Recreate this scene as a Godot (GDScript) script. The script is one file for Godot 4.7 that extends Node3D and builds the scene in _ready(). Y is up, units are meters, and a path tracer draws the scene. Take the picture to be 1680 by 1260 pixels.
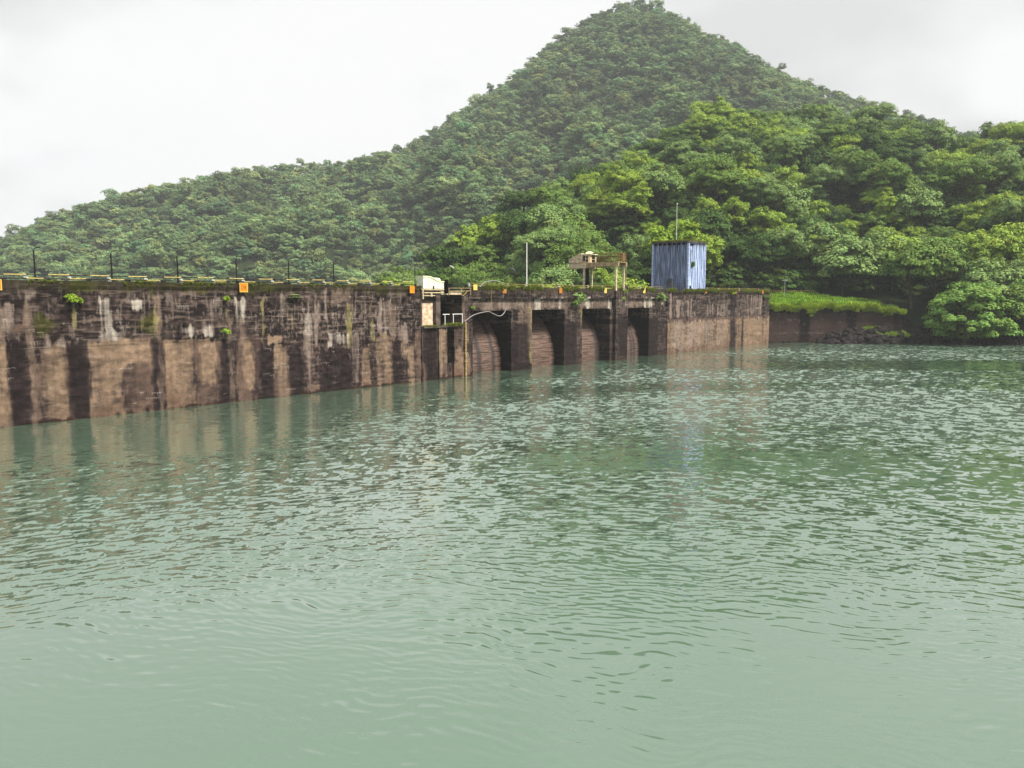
extends Node3D

# ---------------------------------------------------------------- constants
const EYE := Vector3(0, 10.4, 0)
const WALL_A := Vector3(-41.0796, 0, -60.986)      # dam axis: s = 0 at the waterline of the upstream face
const WALL_U := Vector3(0.650676, 0, -0.759355)    # along the dam
const WALL_N := Vector3(0.759355, 0, 0.650676)     # out over the water
const TURN := 0.86231
const TOP := 11.8

const TAN := 0
const BROWN := 1
const DARK := 2
const GREY := 3
const YELLOW := 4
const WHITE := 5
const PINK := 6
const MOSS := 7
const LINE := 8

var rng := RandomNumberGenerator.new()
var noise := FastNoiseLite.new()
var taken := {}
var M := {}

# ---------------------------------------------------------------- mesh collector
class Shape:
	var v := PackedVector3Array()
	var n := PackedVector3Array()
	var t := PackedVector2Array()
	var c := PackedColorArray()
	var i := PackedInt32Array()
	func quad_uv(a: Vector3, b: Vector3, d: Vector3, e: Vector3, ua: Vector2, ub: Vector2, ud: Vector2, ue: Vector2) -> void:
		var k := v.size()
		var nn := (b - a).cross(e - a).normalized()
		v.append(a); v.append(b); v.append(d); v.append(e)
		for q in 4: n.append(nn)
		t.append(ua); t.append(ub); t.append(ud); t.append(ue)
		i.append(k); i.append(k + 2); i.append(k + 1); i.append(k); i.append(k + 3); i.append(k + 2)
	func quad(a: Vector3, b: Vector3, d: Vector3, e: Vector3) -> void:
		var w := (b - a).length()
		var h := (e - a).length()
		quad_uv(a, b, d, e, Vector2(0, h), Vector2(w, h), Vector2(w, 0), Vector2(0, 0))
	func box(at: Vector3, size: Vector3, turn := Basis()) -> void:
		var x := turn.x * size.x * 0.5
		var y := turn.y * size.y * 0.5
		var z := turn.z * size.z * 0.5
		quad(at - x - y + z, at + x - y + z, at + x + y + z, at - x + y + z)
		quad(at + x - y - z, at - x - y - z, at - x + y - z, at + x + y - z)
		quad(at + x - y + z, at + x - y - z, at + x + y - z, at + x + y + z)
		quad(at - x - y - z, at - x - y + z, at - x + y + z, at - x + y - z)
		quad(at - x + y + z, at + x + y + z, at + x + y - z, at - x + y - z)
		quad(at - x - y - z, at + x - y - z, at + x - y + z, at - x - y + z)
	func span(lo: Vector3, hi: Vector3) -> void:
		box((lo + hi) * 0.5, hi - lo)
	func tube(pts: PackedVector3Array, r0: float, r1: float, sides := 6) -> void:
		var m := pts.size()
		var k := v.size()
		for j in m:
			var d := (pts[mini(j + 1, m - 1)] - pts[maxi(j - 1, 0)]).normalized()
			var a := d.cross(Vector3.UP if absf(d.y) < 0.9 else Vector3.RIGHT).normalized()
			var b := d.cross(a)
			var r := lerpf(r0, r1, float(j) / maxf(1, m - 1))
			for q in sides:
				var w := TAU * q / sides
				var o := a * cos(w) + b * sin(w)
				v.append(pts[j] + o * r); n.append(o); t.append(Vector2(float(q) / sides, float(j)))
		for j in m - 1:
			for q in sides:
				var p := k + j * sides + q
				var p2 := k + j * sides + (q + 1) % sides
				i.append(p); i.append(p2 + sides); i.append(p2); i.append(p); i.append(p + sides); i.append(p2 + sides)
		for end in 2:
			var j := 0 if end == 0 else m - 1
			var kk := v.size()
			var d := (pts[0] - pts[1]).normalized() if end == 0 else (pts[m - 1] - pts[m - 2]).normalized()
			for q in sides:
				v.append(v[k + j * sides + q]); n.append(d); t.append(Vector2.ZERO)
			for q in range(1, sides - 1):
				i.append(kk); i.append(kk + q); i.append(kk + q + 1)
	func prism(outline: PackedVector2Array, z0: float, z1: float) -> void:   # outline counterclockwise in x, y
		var m := outline.size()
		for q in m:
			var a := outline[q]
			var b := outline[(q + 1) % m]
			quad(Vector3(a.x, a.y, z0), Vector3(b.x, b.y, z0), Vector3(b.x, b.y, z1), Vector3(a.x, a.y, z1))
		var tri := Geometry2D.triangulate_polygon(outline)
		for side in 2:
			var k := v.size()
			for p in outline:
				v.append(Vector3(p.x, p.y, z1 if side else z0)); n.append(Vector3(0, 0, 1 if side else -1)); t.append(p)
			for q in range(0, tri.size(), 3):
				var ccw := (outline[tri[q + 1]] - outline[tri[q]]).cross(outline[tri[q + 2]] - outline[tri[q]]) > 0.0
				var swap := ccw == (side == 1)
				i.append(k + tri[q]); i.append(k + tri[q + (2 if swap else 1)]); i.append(k + tri[q + (1 if swap else 2)])
	func leaf(at: Vector3, nn: Vector3, spin: float, l: float, w: float, tone: Color) -> void:
		var a := nn.cross(Vector3(0.31, 0.92, 0.2)).normalized()
		var b := nn.cross(a)
		var p := a * cos(spin) + b * sin(spin)
		var q := nn.cross(p)
		var k := v.size()
		v.append(at - p * l); v.append(at + q * w + nn * w * 0.25); v.append(at + p * l); v.append(at - q * w + nn * w * 0.25)
		for j in 4:
			n.append(nn); t.append(Vector2(0, 0)); c.append(tone)
		i.append(k); i.append(k + 1); i.append(k + 2); i.append(k); i.append(k + 2); i.append(k + 3)
	func mesh() -> ArrayMesh:
		var a := []
		a.resize(Mesh.ARRAY_MAX)
		a[Mesh.ARRAY_VERTEX] = v
		a[Mesh.ARRAY_NORMAL] = n
		a[Mesh.ARRAY_TEX_UV] = t
		if c.size() == v.size(): a[Mesh.ARRAY_COLOR] = c
		a[Mesh.ARRAY_INDEX] = i
		var m := ArrayMesh.new()
		m.add_surface_from_arrays(Mesh.PRIMITIVE_TRIANGLES, a)
		return m

# ---------------------------------------------------------------- naming and placing
func numbered(called: String) -> String:
	var k: int = taken.get(called, 0)
	taken[called] = k + 1
	return called if k == 0 else "%s_%03d" % [called, k]

func tag(o: Node, label: String, category := "", group := "", kind := "") -> void:
	if label: o.set_meta("label", label)
	if category: o.set_meta("category", category)
	if group: o.set_meta("group", group)
	if kind: o.set_meta("kind", kind)

func thing(called: String, label: String, category: String, at := Vector3.ZERO, turn := 0.0, group := "") -> Node3D:
	var o := Node3D.new()
	o.name = numbered(called)
	o.position = at
	o.rotation.y = turn
	add_child(o, true)
	tag(o, label, category, group)
	return o

func part(called: String, m: Mesh, mat: Material, parent: Node) -> MeshInstance3D:
	var o := MeshInstance3D.new()
	var k := 0
	var nm := called
	while parent.has_node(NodePath(nm)):
		k += 1
		nm = "%s_%03d" % [called, k]
	o.name = nm
	o.mesh = m
	o.material_override = mat
	parent.add_child(o, true)
	return o

func single(called: String, m: Mesh, mat: Material, label: String, category: String, at := Vector3.ZERO, turn := 0.0, group := "") -> MeshInstance3D:
	var o := MeshInstance3D.new()
	o.name = numbered(called)
	o.mesh = m
	o.material_override = mat
	o.position = at
	o.rotation.y = turn
	add_child(o, true)
	tag(o, label, category, group)
	return o

func structure(called: String, m: Mesh, mat: Material, label: String, category: String) -> MeshInstance3D:
	var o := single(called, m, mat, label, category)
	o.set_meta("kind", "structure")
	return o

func scatter(called: String, m: Mesh, mat: Material, places: Array[Transform3D], tints: PackedColorArray, parent: Node) -> MultiMeshInstance3D:
	var mm := MultiMesh.new()
	mm.transform_format = MultiMesh.TRANSFORM_3D
	mm.use_colors = tints.size() > 0
	mm.mesh = m
	mm.instance_count = places.size()
	for k in places.size():
		mm.set_instance_transform(k, places[k])
		if tints.size(): mm.set_instance_color(k, tints[k])
	var o := MultiMeshInstance3D.new()
	var nm := called
	var k := 0
	if parent == self: nm = numbered(called)
	else:
		while parent.has_node(NodePath(nm)):
			k += 1
			nm = "%s_%03d" % [called, k]
	o.name = nm
	o.multimesh = mm
	o.material_override = mat
	parent.add_child(o, true)
	o.set_meta("kind", "stuff")
	return o

func dam(s: float, y: float, o: float) -> Vector3:
	return WALL_A + WALL_U * s + WALL_N * o + Vector3(0, y, 0)

# ---------------------------------------------------------------- materials
func plain(col: Color, rough := 0.85, metal := 0.0) -> StandardMaterial3D:
	var m := StandardMaterial3D.new()
	m.albedo_color = col
	m.roughness = rough
	m.metallic = metal
	return m

func grainy(c0: Color, c1: Color, scale: float, rough := 0.9, seed_ := 1, bump := 0.0, metal := 0.0) -> StandardMaterial3D:
	var nz := FastNoiseLite.new()
	nz.seed = seed_
	nz.frequency = 0.02
	nz.fractal_octaves = 5
	var g := Gradient.new()
	g.set_color(0, c0)
	g.set_color(1, c1)
	g.set_offset(0, 0.3)
	g.set_offset(1, 0.7)
	var tex := NoiseTexture2D.new()
	tex.width = 256
	tex.height = 256
	tex.seamless = true
	tex.noise = nz
	tex.color_ramp = g
	var m := StandardMaterial3D.new()
	m.albedo_texture = tex
	m.roughness = rough
	m.metallic = metal
	m.metallic_specular = 0.3
	m.uv1_triplanar = true
	m.uv1_world_triplanar = true
	m.uv1_scale = Vector3.ONE * scale
	if bump > 0.0:
		var h := NoiseTexture2D.new()
		h.width = 256
		h.height = 256
		h.seamless = true
		h.noise = nz
		m.heightmap_enabled = true
		m.heightmap_texture = h
		m.heightmap_scale = bump
	return m

func leafy(lin: Color, back := 0.5) -> StandardMaterial3D:
	var m := StandardMaterial3D.new()
	m.albedo_color = lin.linear_to_srgb()
	m.vertex_color_use_as_albedo = true
	m.roughness = 0.6
	m.metallic_specular = 0.2
	m.backlight_enabled = true
	m.backlight = Color(back, back, back * 0.6)
	return m

# painted concrete: colour and relief of a stretch of the dam's face, grown from noise and from measured stains
class Paint:
	var w: int
	var h: int
	var s0: float
	var y0: float
	var per: float
	var px := PackedVector3Array()
	var hi := PackedFloat32Array()
	var nz: FastNoiseLite

func stain_color(kind: int) -> Vector3:
	match kind:
		TAN: return Vector3(156, 131, 110)
		BROWN: return Vector3(112, 92, 82)
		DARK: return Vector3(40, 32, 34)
		GREY: return Vector3(140, 120, 106)
		YELLOW: return Vector3(156, 146, 96)
		WHITE: return Vector3(214, 204, 192)
		PINK: return Vector3(158, 140, 130)
		MOSS: return Vector3(72, 78, 24)
	return Vector3(92, 74, 70)

func stain(b: Paint, kind: int, s0: float, s1: float, y0: float, y1: float) -> void:
	var col := stain_color(kind)
	var soft := 0.35
	var most := 0.9
	if kind == TAN or kind == BROWN: soft = 0.3; most = 0.92
	elif kind == GREY: most = 0.75
	elif kind == YELLOW: most = 0.8
	elif kind == WHITE or kind == PINK: most = 0.85; soft = 0.25
	elif kind == MOSS: most = 0.55; soft = 0.5
	elif kind == DARK: soft = 0.6; most = 0.78
	soft = minf(soft, (s1 - s0) * 0.45)
	var rag := 0.5 if kind == TAN or kind == DARK or kind == BROWN else 0.9
	for j in range(maxi(0, int((y0 - 0.8 - b.y0) / b.per)), mini(b.h, int((y1 + 0.8 - b.y0) / b.per))):
		var y := b.y0 + (j + 0.5) * b.per
		for i in range(maxi(0, int((s0 - 0.6 - b.s0) / b.per)), mini(b.w, int((s1 + 0.6 - b.s0) / b.per))):
			var s := b.s0 + (i + 0.5) * b.per
			var a := b.nz.get_noise_3d(s * 30.0, y * 14.0, kind * 90.0)
			var e := b.nz.get_noise_3d(s * 90.0, y * 5.0, kind * 50.0 + 20.0)
			var f := b.nz.get_noise_3d(s * 260.0, y * 70.0, kind * 30.0 + 7.0)
			var f2 := b.nz.get_noise_3d(s * 60.0, y * 160.0, 44.0)
			var ds := minf(s - s0, s1 - s) + a * 0.5 + f * 0.22
			var dy := minf(y - y0, y1 - y) + e * rag + a * 0.3 + f2 * 0.25
			var k := clampf(ds / soft + 0.5, 0, 1) * clampf(dy / 0.25 + 0.5, 0, 1) * most
			if kind == WHITE or kind == PINK: k *= clampf(0.55 + e * 1.6 + a * 0.7, 0, 1)
			elif kind == MOSS: k *= clampf(0.5 + a * 1.5, 0, 1)
			elif kind == GREY or kind == YELLOW: k *= clampf(0.8 + a * 0.7, 0, 1)
			elif kind == TAN or kind == BROWN: k *= clampf(0.92 + a * 0.7 + e * 0.5 + f2 * 0.5, 0.1, 1)
			if k > 0.0:
				var q := j * b.w + i
				var fine := 1.0 + 0.18 * b.nz.get_noise_3d(s * 160.0, y * 160.0, 5.0) + 0.12 * b.nz.get_noise_3d(s * 20.0, y * 20.0, 9.0)
				var here := col
				if kind == TAN: here = col.lerp(Vector3(116, 90, 76), clampf(0.08 + a * 1.3 + f2 * 0.8 + (0.9 - y) * 0.3, 0, 0.8))
				if kind == DARK: fine += 0.5 * f2 + 0.3 * e
				b.px[q] = b.px[q].lerp(here * (fine + 0.10 * f + 0.10 * f2), k)

# pale lime drips running down from a joint
func drips(b: Paint, count: int, s0: float, s1: float, y0: float, y1: float, most: float) -> void:
	for k in count:
		var s := rng.randf_range(s0, s1)
		var y := rng.randf_range(y0, y1)
		var w := rng.randf_range(0.1, 0.5) if rng.randf() < 0.75 else rng.randf_range(0.5, 1.3)
		var col := Vector3(205, 196, 186) if rng.randf() < 0.5 else Vector3(164, 148, 138)
		var i := int((s - b.s0) / b.per)
		var e := int((s + w - b.s0) / b.per)
		while i <= e:
			var l := rng.randf() * rng.randf() * most * (1.0 if rng.randf() < 0.7 else 0.1)
			var n := maxi(1, int(l / b.per))
			var top := int((y - b.y0 + rng.randf() * 0.06) / b.per)
			var a0 := rng.randf_range(0.25, 0.85)
			for q in n:
				var j := top - q
				if i < 0 or i >= b.w or j < 0 or j >= b.h: continue
				b.px[j * b.w + i] = b.px[j * b.w + i].lerp(col, a0 * (1.0 - 0.7 * q / n))
			i += 1

func base_paint(s0: float, s1: float, y0: float, y1: float, per: float, lower: float) -> Paint:
	var b := Paint.new()
	b.s0 = s0
	b.y0 = y0
	b.per = per
	b.w = int((s1 - s0) / per)
	b.h = int((y1 - y0) / per)
	b.nz = noise
	b.px.resize(b.w * b.h)
	b.hi.resize(b.w * b.h)
	for j in b.h:
		var y := y0 + (j + 0.5) * per
		for i in b.w:
			var s := s0 + (i + 0.5) * per
			var big := noise.get_noise_2d(s * 9.0, y * 9.0)
			var drip := noise.get_noise_2d(s * 70.0 + 500.0, y * 3.0)
			var row := noise.get_noise_2d(s * 14.0 + 900.0, y * 75.0)
			var fine := noise.get_noise_2d(s * 150.0, y * 150.0 + 300.0)
			var c := Vector3(68, 57, 55) + Vector3(26, 22, 20) * (big * 0.6 + drip * 1.2) + Vector3(46, 40, 38) * fine
			if row > 0.08: c = c.lerp(Vector3(34, 28, 29), clampf((row - 0.08) * 5.0, 0, 0.8))
			var crust := noise.get_noise_2d(s * 190.0 + 1300.0, y * 34.0) + 0.3 * big + 0.4 * noise.get_noise_2d(s * 300.0, y * 240.0)
			if crust > 0.24: c = c.lerp(Vector3(150, 136, 126), clampf((crust - 0.24) * 3.0, 0, 0.55))
			var line := noise.get_noise_2d(s * 26.0 + 77.0, y * 190.0)
			if line > 0.24: c = c.lerp(Vector3(150, 132, 120), clampf((line - 0.24) * 4.0, 0, 0.5))
			if y > 10.7: c = c.lerp(Vector3(66, 60, 44), clampf((y - 10.7) * 0.8, 0, 0.7))
			if y < lower: c = c.lerp(Vector3(52, 40, 40), 0.35)
			if y < 0.35: c = c.lerp(Vector3(60, 40, 34), clampf((0.35 - y) * 3.0, 0, 0.8))
			b.px[j * b.w + i] = c
			# rows of rough rubble with sunk joints
			var u := fposmod(y + 0.05 * noise.get_noise_2d(s * 20.0, y * 3.0), 0.46) / 0.46
			var joint := clampf(minf(u, 1.0 - u) * 9.0, 0, 1)
			var plaster := s < 23.0 and y < lower
			if s > 23.0 and s < 46.0 and y < 9.0: c *= 0.74 + 0.34 * joint + 0.3 * fine
			b.px[j * b.w + i] = c
			b.hi[j * b.w + i] = 0.45 + 0.2 * fine + (0.05 * row if plaster else 0.25 * row + 0.22 * joint)
	return b

func concrete(b: Paint, dark: float, relief: float) -> StandardMaterial3D:
	var bytes := PackedByteArray()
	bytes.resize(b.w * b.h * 3)
	var hb := PackedByteArray()
	hb.resize(b.w * b.h)
	for j in b.h:
		for i in b.w:
			var q := j * b.w + i
			var p := b.px[q] * dark
			var o := ((b.h - 1 - j) * b.w + i)
			bytes[o * 3] = clampi(int(p.x), 8, 250)
			bytes[o * 3 + 1] = clampi(int(p.y), 8, 250)
			bytes[o * 3 + 2] = clampi(int(p.z), 8, 250)
			hb[o] = clampi(int(b.hi[q] * 255.0), 0, 255)
	var m := StandardMaterial3D.new()
	m.albedo_texture = ImageTexture.create_from_image(Image.create_from_data(b.w, b.h, false, Image.FORMAT_RGB8, bytes))
	m.roughness = 0.92
	m.metallic_specular = 0.2
	m.heightmap_enabled = true
	m.heightmap_texture = ImageTexture.create_from_image(Image.create_from_data(b.w, b.h, false, Image.FORMAT_L8, hb))
	m.heightmap_scale = relief
	return m

# ---------------------------------------------------------------- terrain
func along(table: Array, t: float, col: int) -> float:
	if t <= table[0][0]: return table[0][col]
	for k in range(1, table.size()):
		var b: Array = table[k]
		if t <= b[0]:
			var a: Array = table[k - 1]
			var x: float = (t - a[0]) / (b[0] - a[0])
			return lerpf(a[col], b[col], x)
	return table[table.size() - 1][col]

# lines of the land round the reservoir: bearing (metres across per metre of distance), distance, height
const NEAR_RIDGE := [[-0.30, 200, -6.0], [-0.222, 200, 0.0], [-0.158, 200, 3.0], [-0.111, 205, 8.5], [-0.063, 225, 19.5], [-0.008, 245, 29.5], [0.048, 270, 39.5], [0.095, 290, 47.5], [0.166, 310, 59.5], [0.214, 325, 69.5], [0.269, 335, 77.5], [0.325, 340, 77.5], [0.388, 340, 78.0], [0.459, 335, 78.0], [0.523, 325, 71.5], [0.57, 315, 65.5], [0.633, 310, 66.0], [0.697, 305, 64.0], [0.839, 300, 60.0], [1.156, 290, 50.0]]
const NEAR_FOOT := [[-0.30, 150, -10.0], [-0.1, 150, -9.0], [0.05, 158, -3.0], [0.18, 172, 3.0], [0.25, 186, 9.0], [0.33, 196, 10.6], [0.44, 197, 10.6], [0.485, 190, 6.0], [0.52, 184, 0.5], [0.665, 169, 0.4], [0.9, 150, 0.4], [1.3, 110, 0.4]]
const FAR_RIDGE := [[-1.061, 430, 6.0], [-0.744, 480, 27.0], [-0.665, 520, 39.5], [-0.586, 550, 59.0], [-0.483, 580, 83.0], [-0.404, 600, 93.0], [-0.285, 640, 110.0], [-0.174, 670, 117.0], [-0.111, 690, 143.0], [-0.063, 710, 168.5], [-0.008, 720, 197.0], [0.048, 740, 234.5], [0.079, 750, 253.0], [0.103, 755, 269.5], [0.15, 760, 280.0], [0.182, 750, 271.5], [0.23, 735, 249.0], [0.285, 715, 225.0], [0.325, 700, 204.0], [0.364, 685, 187.5], [0.428, 660, 168.0], [0.467, 645, 152.5], [0.515, 630, 141.5], [0.57, 610, 127.0], [0.681, 580, 101.0], [0.998, 520, 59.0]]

func near_height(x: float, d: float) -> float:
	var t := x / maxf(d, 40.0)
	var fd := along(NEAR_FOOT, t, 1)
	var fh := along(NEAR_FOOT, t, 2)
	var rd := along(NEAR_RIDGE, t, 1)
	var rh := along(NEAR_RIDGE, t, 2)
	if d < fd: return maxf(fh - (fd - d) * 0.55, -14.0)
	if d > rd: return rh - (d - rd) * 0.42
	var p := (d - fd) / (rd - fd)
	return lerpf(fh, rh, pow(p, 0.9)) + noise.get_noise_2d(x * 2.6, d * 2.6) * 14.0 * sin(PI * p)

func far_height(x: float, d: float) -> float:
	var t := x / maxf(d, 40.0)
	var fd := 340.0
	var rd := along(FAR_RIDGE, t, 1)
	var rh := along(FAR_RIDGE, t, 2)
	if d < fd: return maxf(-8.0 - (fd - d) * 0.1, -16.0)
	if d > rd: return rh - (d - rd) * 0.5
	var p := (d - fd) / (rd - fd)
	var gully := noise.get_noise_2d(x * 1.1 + 300.0, d * 0.5) * 46.0 + noise.get_noise_2d(x * 3.0, d * 2.0 + 80.0) * 14.0
	return lerpf(-8.0, rh, pow(p, 1.08)) + gully * sin(PI * p) * minf(1.0, rh / 120.0)

func ground(x: float, z: float) -> float:
	return maxf(near_height(x, -z), far_height(x, -z))

# ---------------------------------------------------------------- foliage
func any_dir() -> Vector3:
	var y := rng.randf_range(-1, 1)
	var a := rng.randf() * TAU
	var r := sqrt(1.0 - y * y)
	return Vector3(r * cos(a), y, r * sin(a))

# lobes: [centre, radii] of the crown; clumps of leaves sit on their shells
func crown(lobes: Array, clumps: int, per: int, rc: float, leaf_l: float, flat: float, uneven := 0.3) -> ArrayMesh:
	var m := Shape.new()
	var total := 0.0
	for l in lobes: total += l[1].x * l[1].x
	for l in lobes:
		var share := int(clumps * l[1].x * l[1].x / total)
		for k in share:
			var d := any_dir()
			if d.y < -0.35: d.y = -d.y
			var at: Vector3 = l[0] + d * l[1] * rng.randf_range(0.7, 1.05)
			var r := rc * rng.randf_range(0.65, 1.35)
			var tone := rng.randf_range(1.0 - uneven, 1.0 + uneven)
			var warm := rng.randf_range(-0.12, 0.2)
			for q in per:
				var e := any_dir()
				e.y = absf(e.y) * 1.15 - 0.2
				var pos := at + Vector3(e.x * r, e.y * r * flat, e.z * r) * rng.randf_range(0.55, 1.0)
				var nn := (e * 0.75 + d * 0.35 + Vector3(0, 0.35, 0) + any_dir() * 0.5).normalized()
				var j := tone * rng.randf_range(0.82, 1.18)
				var s := leaf_l * rng.randf_range(0.7, 1.25)
				m.leaf(pos, nn, rng.randf() * TAU, s, s * 0.55, Color(j * (1.0 + warm), j, j * (1.0 - warm * 0.6)))
	return m.mesh()

func lobes_for(r: float, y0: float, y1: float, count: int, spread: float) -> Array:
	var out := [[Vector3(0, lerpf(y0, y1, 0.5), 0), Vector3(r * 0.72, (y1 - y0) * 0.48, r * 0.72)]]
	for k in count:
		var a := TAU * (k + rng.randf() * 0.7) / count
		var rr := r * rng.randf_range(0.34, 0.55)
		out.append([Vector3(cos(a) * r * spread, lerpf(y0, y1, rng.randf_range(0.25, 0.8)), sin(a) * r * spread), Vector3(rr, rr * rng.randf_range(0.75, 1.05), rr)])
	return out

func trunk(h: float, r: float, reach: float) -> ArrayMesh:
	var m := Shape.new()
	var p := PackedVector3Array()
	for k in 6:
		var y := lerpf(-1.0, h, k / 5.0)
		p.append(Vector3(sin(y * 0.5) * 0.25, y, cos(y * 0.4) * 0.2 - 0.2))
	m.tube(p, r, r * 0.4, 8)
	for k in 5:
		var a := TAU * k / 5.0 + rng.randf()
		var y := h * rng.randf_range(0.4, 0.8)
		var b := Vector3(sin(y * 0.5) * 0.25, y, cos(y * 0.4) * 0.2 - 0.2)
		var o := Vector3(cos(a), 0.7, sin(a)) * reach
		m.tube(PackedVector3Array([b, b + o * 0.45 + Vector3(0, 0.1, 0), b + o + Vector3(0, reach * 0.3, 0)]), r * 0.42, r * 0.12, 5)
	return m.mesh()

var CROWNS := {}
var TRUNKS := {}
func grow() -> void:
	rng.seed = 11
	CROWNS["dense"] = []
	CROWNS["spreading"] = []
	CROWNS["pale"] = []
	CROWNS["bamboo"] = []
	for k in 4:
		CROWNS.dense.append(crown(lobes_for(5.2, 1.6, 11.0, 5, 0.5), 105, 125, 1.3, 0.22, 0.9, 0.34))
	for k in 4:
		CROWNS.spreading.append(crown(lobes_for(6.4, 4.4, 10.5, 7, 0.64), 115, 120, 1.4, 0.21, 0.68, 0.34))
	for k in 3:
		CROWNS.pale.append(crown(lobes_for(5.4, 1.4, 10.8, 6, 0.52), 95, 80, 1.3, 0.3, 0.85, 0.28))
	for k in 2:
		CROWNS.bamboo.append(crown(lobes_for(4.2, 1.0, 9.5, 8, 0.6), 150, 85, 0.9, 0.2, 1.0, 0.28))
	CROWNS["round"] = [crown([[Vector3(0, 6.5, 0), Vector3(6.6, 6.4, 6.6)], [Vector3(3.8, 3.6, 3.0), Vector3(3.4, 3.0, 3.4)], [Vector3(-4.2, 3.4, 2.6), Vector3(3.2, 2.8, 3.2)], [Vector3(1.0, 3.0, 5.0), Vector3(3.6, 2.7, 3.0)], [Vector3(-1.5, 10.5, 0.5), Vector3(3.4, 2.6, 3.4)], [Vector3(3.2, 9.0, 1.5), Vector3(2.8, 2.4, 2.8)]], 190, 105, 1.25, 0.27, 0.8, 0.25)]
	TRUNKS = {"dense": trunk(7.0, 0.32, 2.6), "spreading": trunk(7.6, 0.36, 4.0), "pale": trunk(7.0, 0.3, 2.8), "bamboo": trunk(6.0, 0.16, 1.6), "round": trunk(8.0, 0.35, 3.0)}

func tree(kind: String, which: int, mat: String, at: Vector3, size: float, turn: float, label: String, group: String, tall := 1.0) -> Node3D:
	var names := {"dense": "broadleaf_tree", "spreading": "spreading_tree", "pale": "large_leaved_tree", "bamboo": "feathery_tree", "round": "rounded_tree"}
	var o := thing(names[kind], label, "tree", at, turn, group)
	part("trunk", TRUNKS[kind], M.bark, o)
	part("crown", CROWNS[kind][which % CROWNS[kind].size()], M[mat], o)
	o.scale = Vector3(size, size * tall, size)
	return o

# ---------------------------------------------------------------- water
func wave_patch(x: float, z: float) -> float:
	# how ruffled the wind leaves the water there: sheltered at the foot of the dam and at the near bank
	var o := (Vector3(x, 0, z) - WALL_A).dot(WALL_N)
	var r := Vector2(x, z).length()
	var along_ := (Vector3(x, 0, z) - WALL_A).dot(WALL_U)
	var calm := lerpf(19.0, 5.0, smoothstep(15.0, 58.0, along_))
	var a := 0.14 + 0.86 * smoothstep(calm - 4.0, calm + 7.0, o + noise.get_noise_2d(x * 4.0, z * 4.0) * 9.0)
	a *= lerpf(0.72, 1.0, smoothstep(15.0, 34.0, r + noise.get_noise_2d(x * 5.0 + 40.0, z * 5.0) * 14.0))
	a *= clampf(0.85 + noise.get_noise_2d(x * 1.5 + 700.0, z * 3.2) * 1.3, 0.25, 1.35)
	var lee := 1.0 - 0.85 * exp(-pow((x - 72.0) / 34.0, 2.0) - pow((z + 121.0) / 9.0, 2.0))
	return a * lee * smoothstep(-181.0, -171.0, z)

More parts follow.
